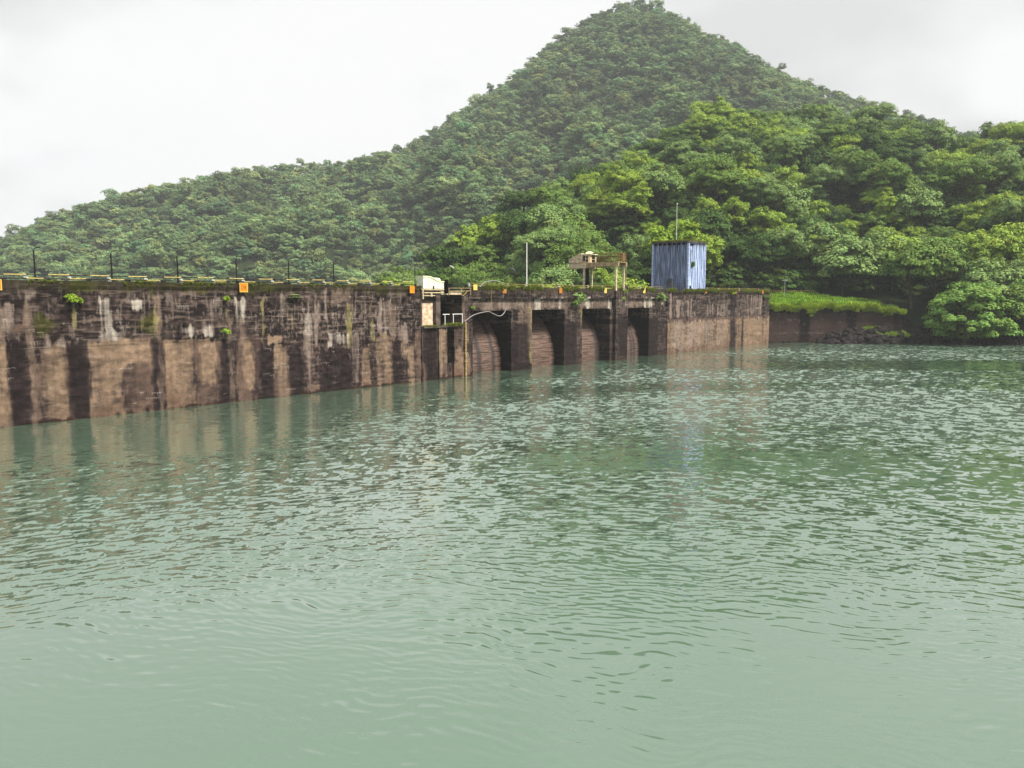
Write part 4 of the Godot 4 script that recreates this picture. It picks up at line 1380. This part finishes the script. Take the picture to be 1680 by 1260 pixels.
func control_house() -> void:
	var t := thing("control_building", "tall windowless blue painted building with weathered ribbed walls and a mossy flat roof", "building", dam(115.0, 0, 0), TURN)
	var w := 6.9      # along the dam
	var d := 7.6      # across it
	var h0 := 10.9
	var h1 := 20.9
	var side := house_paint(40, 0.12)  # darker copy of the blue: shade painted in
	var front := house_paint(140, 0.7)  # paler copy of the blue: sunlight painted into the front
	var m := Shape.new()
	# walls, butted at the corners; the texture runs once across each
	m.quad_uv(Vector3(0, h0, -0.3 - d), Vector3(0, h0, -0.3), Vector3(0, h1, -0.3), Vector3(0, h1, -0.3 - d), Vector2(0, 1), Vector2(1, 1), Vector2(1, 0), Vector2(0, 0))
	m.quad_uv(Vector3(w, h0, -0.3), Vector3(w, h0, -0.3 - d), Vector3(w, h1, -0.3 - d), Vector3(w, h1, -0.3), Vector2(0, 1), Vector2(1, 1), Vector2(1, 0), Vector2(0, 0))
	m.quad_uv(Vector3(w, h0, -0.3 - d), Vector3(0, h0, -0.3 - d), Vector3(0, h1, -0.3 - d), Vector3(w, h1, -0.3 - d), Vector2(0, 1), Vector2(1, 1), Vector2(1, 0), Vector2(0, 0))
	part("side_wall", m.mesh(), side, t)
	m = Shape.new()
	m.quad_uv(Vector3(0, h0, -0.3), Vector3(w, h0, -0.3), Vector3(w, h1, -0.3), Vector3(0, h1, -0.3), Vector2(0, 1), Vector2(1, 1), Vector2(1, 0), Vector2(0, 0))
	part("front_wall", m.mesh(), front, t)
	# ribs
	for k in 16:
		var z := -0.55 - k * 0.47
		var m2 := Shape.new()
		var u := 1.0 - (k + 0.5) / 16.0
		var p := 0.10 if k not in [14] else 0.02
		rib(m2, Vector3(-p, h0, z - 0.16), Vector3(-p, h0, z + 0.16), Vector3(0, h0, z + 0.2), Vector3(0, h0, z - 0.2), h1 - h0 - 0.35 - 0.1 * (k % 3), u)
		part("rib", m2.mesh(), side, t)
	for k in 9:
		var x := 0.35 + k * 0.77
		if k == 1: continue
		var m2 := Shape.new()
		var u := (k + 0.5) / 9.0
		rib(m2, Vector3(x - 0.16, h0, -0.19), Vector3(x + 0.16, h0, -0.19), Vector3(x + 0.2, h0, -0.3), Vector3(x - 0.2, h0, -0.3), h1 - h0 - 0.5, u)
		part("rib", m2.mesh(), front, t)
	for c in [Vector3(0.05, 0, -0.25), Vector3(w - 0.05, 0, -0.25), Vector3(0.0, 0, -0.25 - d)]:
		m = Shape.new()
		m.box(c + Vector3(0, (h0 + h1) * 0.5 - 0.1, 0), Vector3(0.36, h1 - h0 - 0.2, 0.36))
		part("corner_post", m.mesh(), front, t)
	m = Shape.new()
	m.span(Vector3(-0.35, h1, -0.5 - d), Vector3(w + 0.3, h1 + 0.22, 0.05))
	part("roof", m.mesh(), M.old_concrete, t)
	for e in [[1.5, 20.45, 1.6, 0.36], [1.2, 12.0, 0.5, 1.3], [1.15, 18.2, 0.16, 2.6]]:
		m = Shape.new()
		m.box(Vector3(e[0], e[1], -0.27), Vector3(e[2], e[3], 0.1))
		part("opening", m.mesh(), M.black_hole, t)
	for k in 7:
		m = Shape.new()
		m.box(Vector3(-0.04, 20.62, -1.2 - k * 1.02), Vector3(0.16, 0.4, 0.55 + 0.2 * (k % 2)))
		part("vent", m.mesh(), M.black_hole, t)
	m = Shape.new()
	m.box(Vector3(-0.02, 12.4, -3.4), Vector3(0.14, 1.9, 1.5))
	part("patch", m.mesh(), M.old_concrete, t)
	m = Shape.new()
	m.tube(PackedVector3Array([Vector3(1.0, h1 + 0.2, -3.4), Vector3(1.0, 28.3, -3.4)]), 0.05, 0.035, 6)
	m.box(Vector3(1.0, 28.35, -3.4), Vector3(0.16, 0.2, 0.16))
	part("antenna", m.mesh(), M.white, t)
	# moss and grass on the roof edge
	rng.seed = 77
	var places: Array[Transform3D] = []
	for k in 420:
		var x := rng.randf_range(-0.35, w + 0.3)
		var z := rng.randf_range(-0.5 - d, 0.05)
		if k % 2 == 0: x = -0.3 + rng.randf() * 0.4
		places.append(Transform3D(Basis().rotated(Vector3.UP, rng.randf() * TAU).scaled(Vector3.ONE * rng.randf_range(0.4, 0.85)), Vector3(x, h1 + 0.18, z)))
	scatter("roof_moss", CROWNS.tuft[0], M.moss, places, PackedColorArray(), t)
	places = []
	for k in 26:
		places.append(Transform3D(Basis().rotated(Vector3.UP, rng.randf() * TAU).scaled(Vector3.ONE * rng.randf_range(0.6, 1.2)), Vector3(1.4 + rng.randf() * 0.8, 16.2 + rng.randf() * 0.7, -0.15)))
	scatter("wall_growth", CROWNS.tuft[0], M.leaf_mid, places, PackedColorArray(), t)

func rib(m: Shape, a: Vector3, b: Vector3, c: Vector3, d: Vector3, h: float, u: float) -> void:
	var up := Vector3(0, h, 0)
	var w := 0.02
	m.quad_uv(a, b, b + up, a + up, Vector2(u - w, 1), Vector2(u + w, 1), Vector2(u + w, 0.05), Vector2(u - w, 0.05))
	m.quad_uv(b, c, c + up, b + up, Vector2(u + w, 1), Vector2(u + w, 1), Vector2(u + w, 0.05), Vector2(u + w, 0.05))
	m.quad_uv(d, a, a + up, d + up, Vector2(u - w, 1), Vector2(u - w, 1), Vector2(u - w, 0.05), Vector2(u - w, 0.05))
	m.quad(a + up, b + up, c + up, d + up)

# ---------------------------------------------------------------- right bank
func paint_bank() -> StandardMaterial3D:
	rng.seed = 71
	var b := base_paint(0.0, 34.0, -2.0, 10.0, 0.1, 3.0)
	stain(b, DARK, -1.0, 35.0, -2.0, 10.0)
	for k in 3: stain(b, LINE, k * 11.0 + rng.randf(), k * 11.0 + 9.0, 0.0, 7.0)
	drips(b, 70, 0.0, 34.0, 1.5, 8.0, 0.8)
	for k in 10: drips(b, 3, k * 3.4, k * 3.4 + 2.0, 2.15, 2.3, 0.4)
	return concrete(b, 0.74, 9.0)

func bank() -> void:
	var m := Shape.new()
	# retaining wall facing the water
	var n := 24
	for k in n:
		var x0 := lerpf(58.0, 90.5, float(k) / n)
		var x1 := lerpf(58.0, 90.5, float(k + 1) / n)
		var y0 := 8.1 + 0.25 * sin(k * 0.5) - maxf(0.0, x0 - 84.0) * 0.25
		var y1 := 8.1 + 0.25 * sin((k + 1) * 0.5) - maxf(0.0, x1 - 84.0) * 0.25
		var z0 := -178.3 - x0 * 0.01
		var z1 := -178.3 - x1 * 0.01
		var lifts := [[-3.0, 2.2, 0.45], [2.2, 4.1, 0.14], [4.1, 6.0, 0.06], [6.0, 20.0, 0.0]]
		for l in lifts:
			var a0: float = l[0]
			var a1: float = minf(l[1], y0)
			var b1: float = minf(l[1], y1)
			if a1 <= a0 or b1 <= a0: continue
			var w: float = l[2] + noise.get_noise_2d(x0 * 40.0, a0 * 40.0) * 0.05
			m.quad_uv(Vector3(x0, a0, z0 + w), Vector3(x1, a0, z1 + w), Vector3(x1, b1, z1 + w), Vector3(x0, a1, z0 + w), uv_in(TEX_W, x0, a0), uv_in(TEX_W, x1, a0), uv_in(TEX_W, x1, b1), uv_in(TEX_W, x0, a1))
			m.quad_uv(Vector3(x0, a1, z0 + w), Vector3(x1, b1, z1 + w), Vector3(x1, b1, z1 - 1.0), Vector3(x0, a1, z0 - 1.0), uv_in(TEX_W, x0, a1), uv_in(TEX_W, x1, b1), uv_in(TEX_W, x1, b1 - 0.2), uv_in(TEX_W, x0, a1 - 0.2))
	M.wet_wall = paint_bank()
	single("retaining_wall", m.mesh(), M.wet_wall, "dark brown retaining wall at the water's edge under the bright grass", "wall")
	# grassy slope on top of it
	m = Shape.new()
	rng.seed = 91
	var places: Array[Transform3D] = []
	var gx := 22
	var gz := 8
	var top := func(x: float, f: float) -> Vector3:
		var side := clampf((x - 58.0) / 33.0, 0, 1)
		var hh := lerpf(8.1, lerpf(11.3, 8.4, side * side), pow(f, 0.8)) - maxf(0.0, x - 84.0) * 0.25 * (1.0 - f)
		return Vector3(x + f * 3.0, hh + noise.get_noise_2d(x * 12.0, f * 90.0) * 0.5, lerpf(-178.7, -196.0, f))
	for j in gz:
		for i in gx:
			var a: Vector3 = top.call(58.0 + 33.0 * i / gx, float(j) / gz)
			var b: Vector3 = top.call(58.0 + 33.0 * (i + 1) / gx, float(j) / gz)
			var c: Vector3 = top.call(58.0 + 33.0 * (i + 1) / gx, float(j + 1) / gz)
			var d: Vector3 = top.call(58.0 + 33.0 * i / gx, float(j + 1) / gz)
			m.quad(a, b, c, d)
	structure("grassy_bank", m.mesh(), M.soil, "sloping bank behind the dark retaining wall", "bank")
	var grass_tint := PackedColorArray()
	for k in 7000:
		var x := rng.randf_range(58.5, 90.5)
		var f := rng.randf()
		if k < 2200: f *= 0.06
		var p: Vector3 = top.call(x, f)
		p.y -= 1.0 * rng.randf() * rng.randf() * (1.0 + noise.get_noise_2d(x * 25.0, 3.0) * 2.0) if f < 0.06 else 0.0
		if f < 0.06: p.z += 0.3 + 0.5 * rng.randf()
		places.append(Transform3D(Basis().rotated(Vector3.UP, rng.randf() * TAU).scaled(Vector3.ONE * rng.randf_range(0.7, 1.7) * (1.0 + 0.9 * noise.get_noise_2d(x * 30.0, p.z * 30.0))), p))
		var gt := 0.85 + 0.5 * noise.get_noise_2d(x * 18.0, p.z * 18.0)
		grass_tint.append(Color(gt * (1.25 if f < 0.06 else rng.randf_range(0.8, 1.15)), gt, gt))
	var g := scatter("grass", CROWNS.tuft[0], M.grass, places, grass_tint, self)
	tag(g, "bright green grass covering the bank above the dark retaining wall", "grass")
	# road edge rail and small post behind the grass
	var t := thing("road_barrier", "low rusty orange barrier along the road behind the bright grass", "barrier", Vector3(60.0, 11.3, -193.5), 0.06)
	for k in 8:
		m = Shape.new()
		m.box(Vector3(k * 2.2, 0.35, 0), Vector3(0.14, 0.9, 0.14))
		part("post", m.mesh(), M.old_concrete, t)
	m = Shape.new()
	m.box(Vector3(7.8, 0.75, 0.1), Vector3(16.0, 0.16, 0.08))
	part("rail", m.mesh(), M.rusty, t)
	t = thing("marker_post", "thin white post with a short cross arm behind the bright grass", "post", Vector3(65.6, 10.6, -186.6))
	m = Shape.new()
	m.tube(PackedVector3Array([Vector3(0, 0, 0), Vector3(0, 4.2, 0)]), 0.07, 0.06)
	part("pole", m.mesh(), M.post, t)
	m = Shape.new()
	m.box(Vector3(0, 3.9, 0), Vector3(1.3, 0.12, 0.12))
	part("cross_arm", m.mesh(), M.post, t)
	# rocks at the foot of the wall
	var kinds: Array[ArrayMesh] = []
	for k in 6: kinds.append(boulder(k))
	var stones := []
	for k in 96:
		var f := k / 96.0
		var x := lerpf(71.0, 99.0, pow(f, 0.9)) + rng.randf_range(-0.5, 0.5)
		var rise := 4.2 * sin(PI * clampf((x - 69.5) / 29.0, 0.04, 0.96))
		var deep := rng.randf()
		var size := rng.randf_range(0.95, 1.6) * (1.25 if x < 84.0 else 1.0)
		var at := Vector3(x, rise * deep * 0.8 - 0.2, -173.0 - deep * 5.0)
		if x > 86.0: at.z -= 2.0
		var lab := ("large" if size > 1.5 else ("middling" if size > 1.2 else "small")) + " dark rock " + ("low" if deep < 0.5 else "high") + (" at the left tip" if x < 77.0 else (" left of the weeds" if x < 83.0 else (" below the weeds" if x < 90.0 else " right of the weeds"))) + " of the rock pile"
		var o := single("rock", kinds[k % 6], M.rock, lab, "rock", at, rng.randf() * TAU, "rocks heaped at the foot of the retaining wall")
		o.scale = Vector3(size * rng.randf_range(0.9, 1.35), size * rng.randf_range(0.7, 1.0), size)
		o.rotation.x = rng.randf_range(-0.5, 0.5)
		o.rotation.z = rng.randf_range(-0.5, 0.5)
		stones.append([x, lab, o])
	set_apart(stones)
	places = []
	for k in 900:
		var x := rng.randf_range(71.0, 99.0)
		var deep := rng.randf()
		var rise := 4.2 * sin(PI * clampf((x - 69.5) / 29.0, 0.04, 0.96))
		places.append(Transform3D(Basis().rotated(any_dir(), rng.randf() * TAU).scaled(Vector3.ONE * rng.randf_range(0.15, 0.4)), Vector3(x, rise * deep * 0.8 - 0.15, -173.2 - deep * 5.5 - (2.0 if x > 86.0 else 0.0))))
	var rb := scatter("rubble", kinds[0], M.rock, places, PackedColorArray(), self)
	tag(rb, "small dark rubble between the rocks at the foot of the retaining wall", "rubble")
	m = Shape.new()
	for i in 28:
		for j in 5:
			var q := []
			for e in [[0, 0], [1, 0], [1, 1], [0, 1]]:
				var x: float = 70.5 + (i + e[0]) * 1.05
				var deep: float = (j + e[1]) / 5.0
				var rise := 4.2 * sin(PI * clampf((x - 69.5) / 29.0, 0.02, 0.98))
				q.append(Vector3(x, rise * deep * 0.8 - 0.5 + 0.1, -172.6 - deep * 6.4 - (2.0 if x > 86.0 else 0.0)))
			m.quad(q[0], q[1], q[2], q[3])
	structure("gravel_spit", m.mesh(), M.rock, "dark stony spit at the foot of the retaining wall", "shore")
	places = []
	for k in 900:
		var x := rng.randf_range(80.5, 92.0)
		var deep := rng.randf_range(0.45, 1.0)
		var rise := 4.2 * sin(PI * clampf((x - 69.5) / 29.0, 0.02, 0.98))
		if noise.get_noise_2d(x * 30.0, deep * 300.0) < -0.12 and k % 3: continue
		places.append(Transform3D(Basis().rotated(Vector3.UP, rng.randf() * TAU).scaled(Vector3.ONE * rng.randf_range(0.5, 1.4)), Vector3(x, rise * deep * 0.8 + 0.1, -172.9 - deep * 6.2 - (2.0 if x > 86.0 else 0.0))))
	g = scatter("weeds", CROWNS.tuft[0], M.leaf_light, places, PackedColorArray(), self)
	tag(g, "low green weeds on top of the rock pile below the retaining wall", "weeds")
	# damp shaded bank under the trees at the water's edge
	places = []
	for k in 1300:
		var t2 := rng.randf_range(0.50, 0.72)
		var d := along(NEAR_FOOT, t2, 1) + rng.randf_range(-1.5, 4.0)
		var x := t2 * d
		places.append(Transform3D(Basis().rotated(any_dir(), rng.randf() * TAU).scaled(Vector3.ONE * rng.randf_range(0.2, 0.7)), Vector3(x, ground(x, -d) + 0.1, -d)))
	rb = scatter("rubble", kinds[1], M.rock, places, PackedColorArray(), self)
	tag(rb, "stones along the shaded shore under the overhanging trees at right", "rubble")

func boulder(k: int) -> ArrayMesh:
	var s := SphereMesh.new()
	s.radial_segments = 10
	s.rings = 6
	s.radius = 1.0
	s.height = 2.0
	var st := SurfaceTool.new()
	st.create_from(s, 0)
	var a := st.commit_to_arrays()
	var v: PackedVector3Array = a[Mesh.ARRAY_VERTEX]
	var m := Shape.new()
	for q in v.size():
		var p := v[q]
		var b := 0.75 + 0.5 * noise.get_noise_3d(p.x * 60.0 + k * 100.0, p.y * 60.0, p.z * 60.0) + 0.25 * noise.get_noise_3d(p.x * 140.0, p.y * 140.0 + k * 70.0, p.z * 140.0)
		v[q] = p * b
		v[q] = v[q].clamp(Vector3(-0.8, -0.62, -0.75), Vector3(0.85, 0.66, 0.7))
	var ix: PackedInt32Array = a[Mesh.ARRAY_INDEX]
	for q in range(0, ix.size(), 3):
		var b := m.v.size()
		for e in 3:
			m.v.append(v[ix[q + e]])
		var nn := (m.v[b + 2] - m.v[b]).cross(m.v[b + 1] - m.v[b])
		if nn.length() < 0.000001: nn = Vector3.UP
		for e in 3:
			m.n.append(nn.normalized()); m.t.append(Vector2.ZERO); m.i.append(b + e)
	return m.mesh()

# ---------------------------------------------------------------- trees
func on_ground(x: float, z: float, sink := 0.3) -> Vector3:
	return Vector3(x, ground(x, z) - sink, z)

func trees() -> void:
	rng.seed = 201
	# trees that stand out
	var near_group := "trees at the foot of the near hill"
	var spot := func(kind: String, which: int, mat: String, px: float, d: float, y: float, size: float, label: String, tall := 1.0) -> void:
		tree(kind, which, mat, Vector3(px * d, y, -d), size, rng.randf() * TAU, label, near_group, tall)
	spot.call("round", 0, "leaf_shore", 0.590, 169.0, -1.2, 1.2, "big rounded tree bulging over the water at right, lowest crown on the shore", 0.92)
	spot.call("pale", 1, "leaf_grey", 0.612, 179.0, 3.5, 1.4, "leafy green tree behind and right of the rounded tree overhanging the water")
	spot.call("pale", 2, "leaf_mid", 0.545, 186.0, 11.0, 1.3, "green tree above the dark gap, behind the overhanging shore tree")
	spot.call("dense", 0, "leaf_light", 0.60, 188.0, 10.5, 1.4, "light green topped tree above the overhanging shore tree")
	spot.call("pale", 1, "leaf_mid", 0.515, 184.0, 9.0, 1.3, "tree arching over the dark gap between the grass and the rounded tree")
	spot.call("pale", 0, "leaf_grey", 0.425, 199.0, 9.0, 1.55, "pale grey green large leaved tree right above the bright grass")
	spot.call("pale", 1, "leaf_grey", 0.472, 202.0, 12.5, 1.35, "grey green tree leaning over the right tip of the bright grass")
	spot.call("pale", 2, "leaf_light", 0.49, 200.0, 12.5, 1.3, "yellow green large leaved tree right of the pale grey green tree")
	spot.call("pale", 0, "leaf_mid", 0.655, 172.0, 1.0, 1.2, "shaded leafy tree at the right edge of the picture on the shore")
	spot.call("dense", 1, "leaf_light", 0.665, 186.0, 6.0, 1.5, "yellowish bushy tree at the right edge of the picture above the shore")
	spot.call("dense", 2, "leaf_mid", 0.70, 176.0, 2.0, 1.4, "dense green tree beyond the right edge of the shore trees")
	spot.call("bamboo", 0, "leaf_lime", 0.203, 181.0, 14.0, 1.4, "bright lime green feathery tree rising just behind the blue building")
	spot.call("bamboo", 1, "leaf_light", 0.238, 186.0, 13.0, 1.3, "yellow green feathery tree behind the blue building's antenna")
	spot.call("spreading", 0, "leaf_light", 0.255, 330.0, 74.0, 1.5, "wide flat topped tree with a dark underside on the near hill's left shoulder")
	spot.call("spreading", 1, "leaf_light", -0.175, 195.0, 0.5, 0.95, "slim light topped tree seen over the dam left of the white hoist")
	spot.call("spreading", 2, "leaf_grey", -0.120, 185.0, 1.0, 0.85, "pale flowering tree just left of the white hoist, behind the crest")
	spot.call("dense", 3, "leaf_dark", -0.100, 208.0, 6.0, 1.05, "dark conical tree behind the white hoist")
	spot.call("spreading", 3, "leaf_light", 0.035, 152.0, -2.0, 1.15, "bright leafy tree behind the tall white pole")
	spot.call("spreading", 0, "leaf_light", 0.075, 158.0, -1.0, 1.2, "light green tree under the gantry platform, behind its left legs")
	spot.call("pale", 1, "leaf_light", 0.150, 166.0, 2.0, 1.1, "light green tree between the gantry and the blue building")
	spot.call("dense", 0, "leaf_mid", -0.02, 170.0, -1.0, 1.3, "dark green tree behind the parapet over the first gate")
	spot.call("dense", 3, "leaf_dark", 0.315, 205.0, 12.0, 1.35, "dark round tree right of the blue building")
	# the wood on the near hill, each tree of its own
	var kinds := ["dense", "dense", "spreading", "spreading", "pale", "bamboo"]
	var words := {"dense": "broadleaf tree", "spreading": "layered tree", "pale": "large leaved tree", "bamboo": "feathery tree"}
	var tints := {"leaf_dark": "dark green", "leaf_mid": "mid green", "leaf_light": "yellow green", "leaf_grey": "grey green"}
	var step := 7.6
	var wood := []
	var d := 158.0
	while d < 352.0:
		var x := -34.0 + fposmod(d * 0.37, step)
		while x < 300.0:
			var px := x + rng.randf_range(-2.6, 2.6)
			var pd := d + rng.randf_range(-2.6, 2.6)
			x += step
			var t := px / pd
			if t > 0.80 or t < -0.16: continue
			var fd := along(NEAR_FOOT, t, 1)
			var rd := along(NEAR_RIDGE, t, 1)
			if pd < fd + 4.0 or pd > rd + 9.0: continue
			if px > 56.0 and px < 94.0 and pd < 200.0: continue
			if t > 0.47 and t < 0.555 and pd < 203.0: continue
			var q := Vector3(px, 0, -pd) - WALL_A
			if q.dot(WALL_U) < 158.0 and q.dot(WALL_N) > -17.0: continue
			var h := near_height(px, pd)
			if h < far_height(px, pd): continue
			var kind: String = kinds[rng.randi() % 6]
			var tone := noise.get_noise_2d(px * 3.0 + 70.0, pd * 3.0) * 1.6 + rng.randfn(0.0, 0.42) + 0.06
			var mat := "leaf_dark" if tone < -0.32 else ("leaf_mid" if tone < 0.12 else ("leaf_light" if tone < 0.5 else "leaf_grey"))
			if kind == "bamboo" and mat == "leaf_dark": mat = "leaf_light"
			var p := (pd - fd) / (rd - fd)
			var high := "at hill foot" if p < 0.14 else ("low down" if p < 0.32 else ("midway up" if p < 0.55 else ("high up" if p < 0.8 else "on the hilltop")))
			var zones := [[0.03, "over the first gate"], [0.10, "behind the white pole"], [0.17, "behind the gantry"], [0.26, "behind the blue building"], [0.34, "right of the blue building"], [0.45, "above the bright grass"], [0.56, "above the dark gap"], [9.0, "by the right edge"]]
			var zone := ""
			for zn in zones:
				if t < zn[0]:
					zone = zn[1]
					break
			var size := rng.randf_range(0.68, 1.3)
			var tall := rng.randf_range(0.85, 1.2)
			var build := "small " if size < 0.85 else ("big " if size > 1.12 else ("tall " if tall > 1.1 else ("low " if tall < 0.93 else "")))
			var label: String = "%s%s %s %s %s" % [build, tints[mat], words[kind], high, zone]
			var group: String = "%s trees on the near hill" % tints[mat]
			wood.append([t, label, tree(kind, rng.randi() % 4, mat, Vector3(px, h - 0.8, -pd), size, rng.randf() * TAU, label, group, tall)])
		d += step
	set_apart(wood)

# things that would share a label are told apart by their order from left to right: [place across, label, node]
func set_apart(list: Array) -> void:
	var by := {}
	for e in list:
		if not by.has(e[1]): by[e[1]] = []
		by[e[1]].append(e)
	for k in by:
		var a: Array = by[k]
		if a.size() < 2: continue
		a.sort_custom(func(p, q): return p[0] < q[0])
		var nth := ["first", "second", "third", "fourth", "fifth", "sixth", "seventh", "eighth", "ninth", "tenth", "eleventh", "twelfth"]
		for q in a.size():
			var w: String = (["left one", "right one"][q] if a.size() == 2 else (nth[q] + " from left" if q < nth.size() else "further right"))
			a[q][2].set_meta("label", "%s, %s" % [k, w])

func forest() -> void:
	rng.seed = 301
	# far wood that reads as one mass
	var f := thing("forest", "hazy unbroken forest covering the far pyramid shaped hill and its long left shoulder", "forest")
	f.set_meta("kind", "stuff")
	var shapes: Array[ArrayMesh] = []
	for k in 4: shapes.append(crown(lobes_for(4.8, 0.5, 8.2, 4, 0.5), 30, 40, 1.6, 0.4, 0.7, 0.3))
	for k in 2: shapes.append(crown(lobes_for(5.6, 2.4, 8.2, 5, 0.62), 36, 38, 1.7, 0.4, 0.5, 0.3))
	shapes.append(crown(lobes_for(3.4, 0.5, 10.5, 4, 0.45), 30, 38, 1.3, 0.38, 0.9, 0.3))
	var places := []
	var tints := []
	for k in shapes.size():
		var a: Array[Transform3D] = []
		places.append(a)
		tints.append(PackedColorArray())
	var d := 335.0
	while d < 790.0:
		var step := 4.6
		var x := -0.86 * d
		while x < 0.74 * d:
			var px := x + rng.randf_range(-2.4, 2.4)
			var pd := d + rng.randf_range(-2.4, 2.4)
			x += step
			var t := px / pd
			if pd > along(FAR_RIDGE, t, 1) + 10.0: continue
			var h := far_height(px, pd)
			if h < near_height(px, pd) - 2.0: continue
			if h < -6.5: continue
			var k := rng.randi() % shapes.size()
			var s := rng.randf_range(0.5, 1.05)
			if rng.randf() < 0.12: s *= 1.4
			places[k].append(Transform3D(Basis().rotated(Vector3.UP, rng.randf() * TAU).scaled(Vector3(s, s * rng.randf_range(0.8, 1.25), s)), Vector3(px, h - 0.6, -pd)))
			var tone := 1.0 + noise.get_noise_2d(px * 1.2, pd * 1.2) * 0.5 + rng.randfn(0.0, 0.3)
			tone = clampf(tone, 0.45, 1.8)
			var warm := rng.randfn(0.05, 0.12)
			tints[k].append(Color(tone * (1.0 + warm), tone, tone * (1.0 - warm * 0.5)))
		d += step
	for k in shapes.size(): scatter("crowns", shapes[k], M.leaf_far, places[k], tints[k], f)
	# shrubs and creepers between the near trees
	var bush := crown(lobes_for(1.7, 0.0, 2.6, 4, 0.6), 22, 26, 0.7, 0.26, 0.6, 0.3)
	var pl: Array[Transform3D] = []
	var ti := PackedColorArray()
	while pl.size() < 5200:
		var t := rng.randf_range(-0.16, 0.82)
		var fd := along(NEAR_FOOT, t, 1)
		var rd := along(NEAR_RIDGE, t, 1)
		var pd := fd + (rd + 6.0 - fd) * pow(rng.randf(), 1.25) + 1.0
		var px := t * pd
		if px > 56.0 and px < 92.0 and pd < 197.0: continue
		if t > 0.46 and t < 0.55 and pd < 200.0: continue
		var q := Vector3(px, 0, -pd) - WALL_A
		if q.dot(WALL_U) < 158.0 and q.dot(WALL_N) > -15.0: continue
		var s := rng.randf_range(0.7, 1.7)
		pl.append(Transform3D(Basis().rotated(Vector3.UP, rng.randf() * TAU).scaled(Vector3.ONE * s), Vector3(px, near_height(px, pd) - 0.4, -pd)))
		var j := rng.randf_range(0.5, 1.3)
		ti.append(Color(j * rng.randf_range(0.9, 1.25), j, j * 0.9))
	var u := scatter("undergrowth", bush, M.leaf_dark, pl, ti, self)
	tag(u, "shrubs and creepers filling the gaps between the trees of the near hill", "undergrowth")

func wall_plants() -> void:
	rng.seed = 401
	var small := crown(lobes_for(0.55, -0.4, 0.6, 4, 0.6), 24, 16, 0.26, 0.11, 0.8, 0.25)
	var palm := Shape.new()
	for k in 13:
		var a := TAU * k / 13.0
		var pts := []
		for q in 5:
			var f := q / 4.0
			pts.append(Vector3(cos(a) * f * 0.8, 0.4 * sin(f * 2.6) - f * f * 0.35, sin(a) * f * 0.8 + 0.3))
		for q in 4:
			var p0: Vector3 = pts[q]
			var p1: Vector3 = pts[q + 1]
			palm.leaf((p0 + p1) * 0.5, Vector3(cos(a) * 0.2, 1, sin(a) * 0.2).normalized(), -a, 0.2, 0.09, Color(1, 1, 1))
	var list := [[5.9, 10.1, 0.9, "leaf_lime", "bright green plant rooted high on the left end of the dam wall"],
		[6.4, 10.0, 0.6, "leaf_lime", "small yellow green sprig growing sideways right of the bright wall plant at left"],
		[19.8, 10.1, 0.7, "leaf_lime", "small green plant rooted high on the wall left of the white stain"],
		[19.7, 6.9, 0.75, "leaf_light", "green plant hanging midway down the wall under the fourth lamp post"],
		[78.9, 10.0, 1.9, "leaf_grey", "large grey green bush growing out of the beam above the second pier"],
		[77.9, 9.2, 1.2, "leaf_mid", "trailing bush hanging below the large bush at the second pier"],
		[104.2, 10.0, 1.9, "leaf_grey", "round grey green bush growing at the right end of the gate beam"],
		[91.3, 10.1, 0.9, "leaf_light", "mossy weed on the pier under the front gantry leg"],
		[91.9, 11.2, 1.1, "leaf_mid", "weed at the foot of the front gantry leg"],
		[54.8, 8.9, 0.6, "leaf_lime", "yellow green moss cushion at the left end of the gate beam"],
		[134.0, 11.0, 0.8, "leaf_light", "small weed on the right wall under the middle yellow plate"],
		[151.0, 10.2, 1.1, "leaf_mid", "creeping weed near the right end of the dam wall"],
		[156.5, 7.9, 1.4, "leaf_mid", "bush in the corner between the dam's right end and the retaining wall"]]
	for p in list:
		var o := single("wall_shrub", small, M[p[3]], p[4], "plant", dam(p[0], p[1], 0.35), rng.randf() * TAU, "plants growing out of the dam wall")
		o.scale = Vector3.ONE * p[2]
	var o := single("palm_seedling", palm.mesh(), M.leaf_grey, "pale palm like plant drooping from the wall under the fifth lamp post", "plant", dam(27.5, 10.4, 0.1), TURN)
	o.scale = Vector3.ONE * 1.1
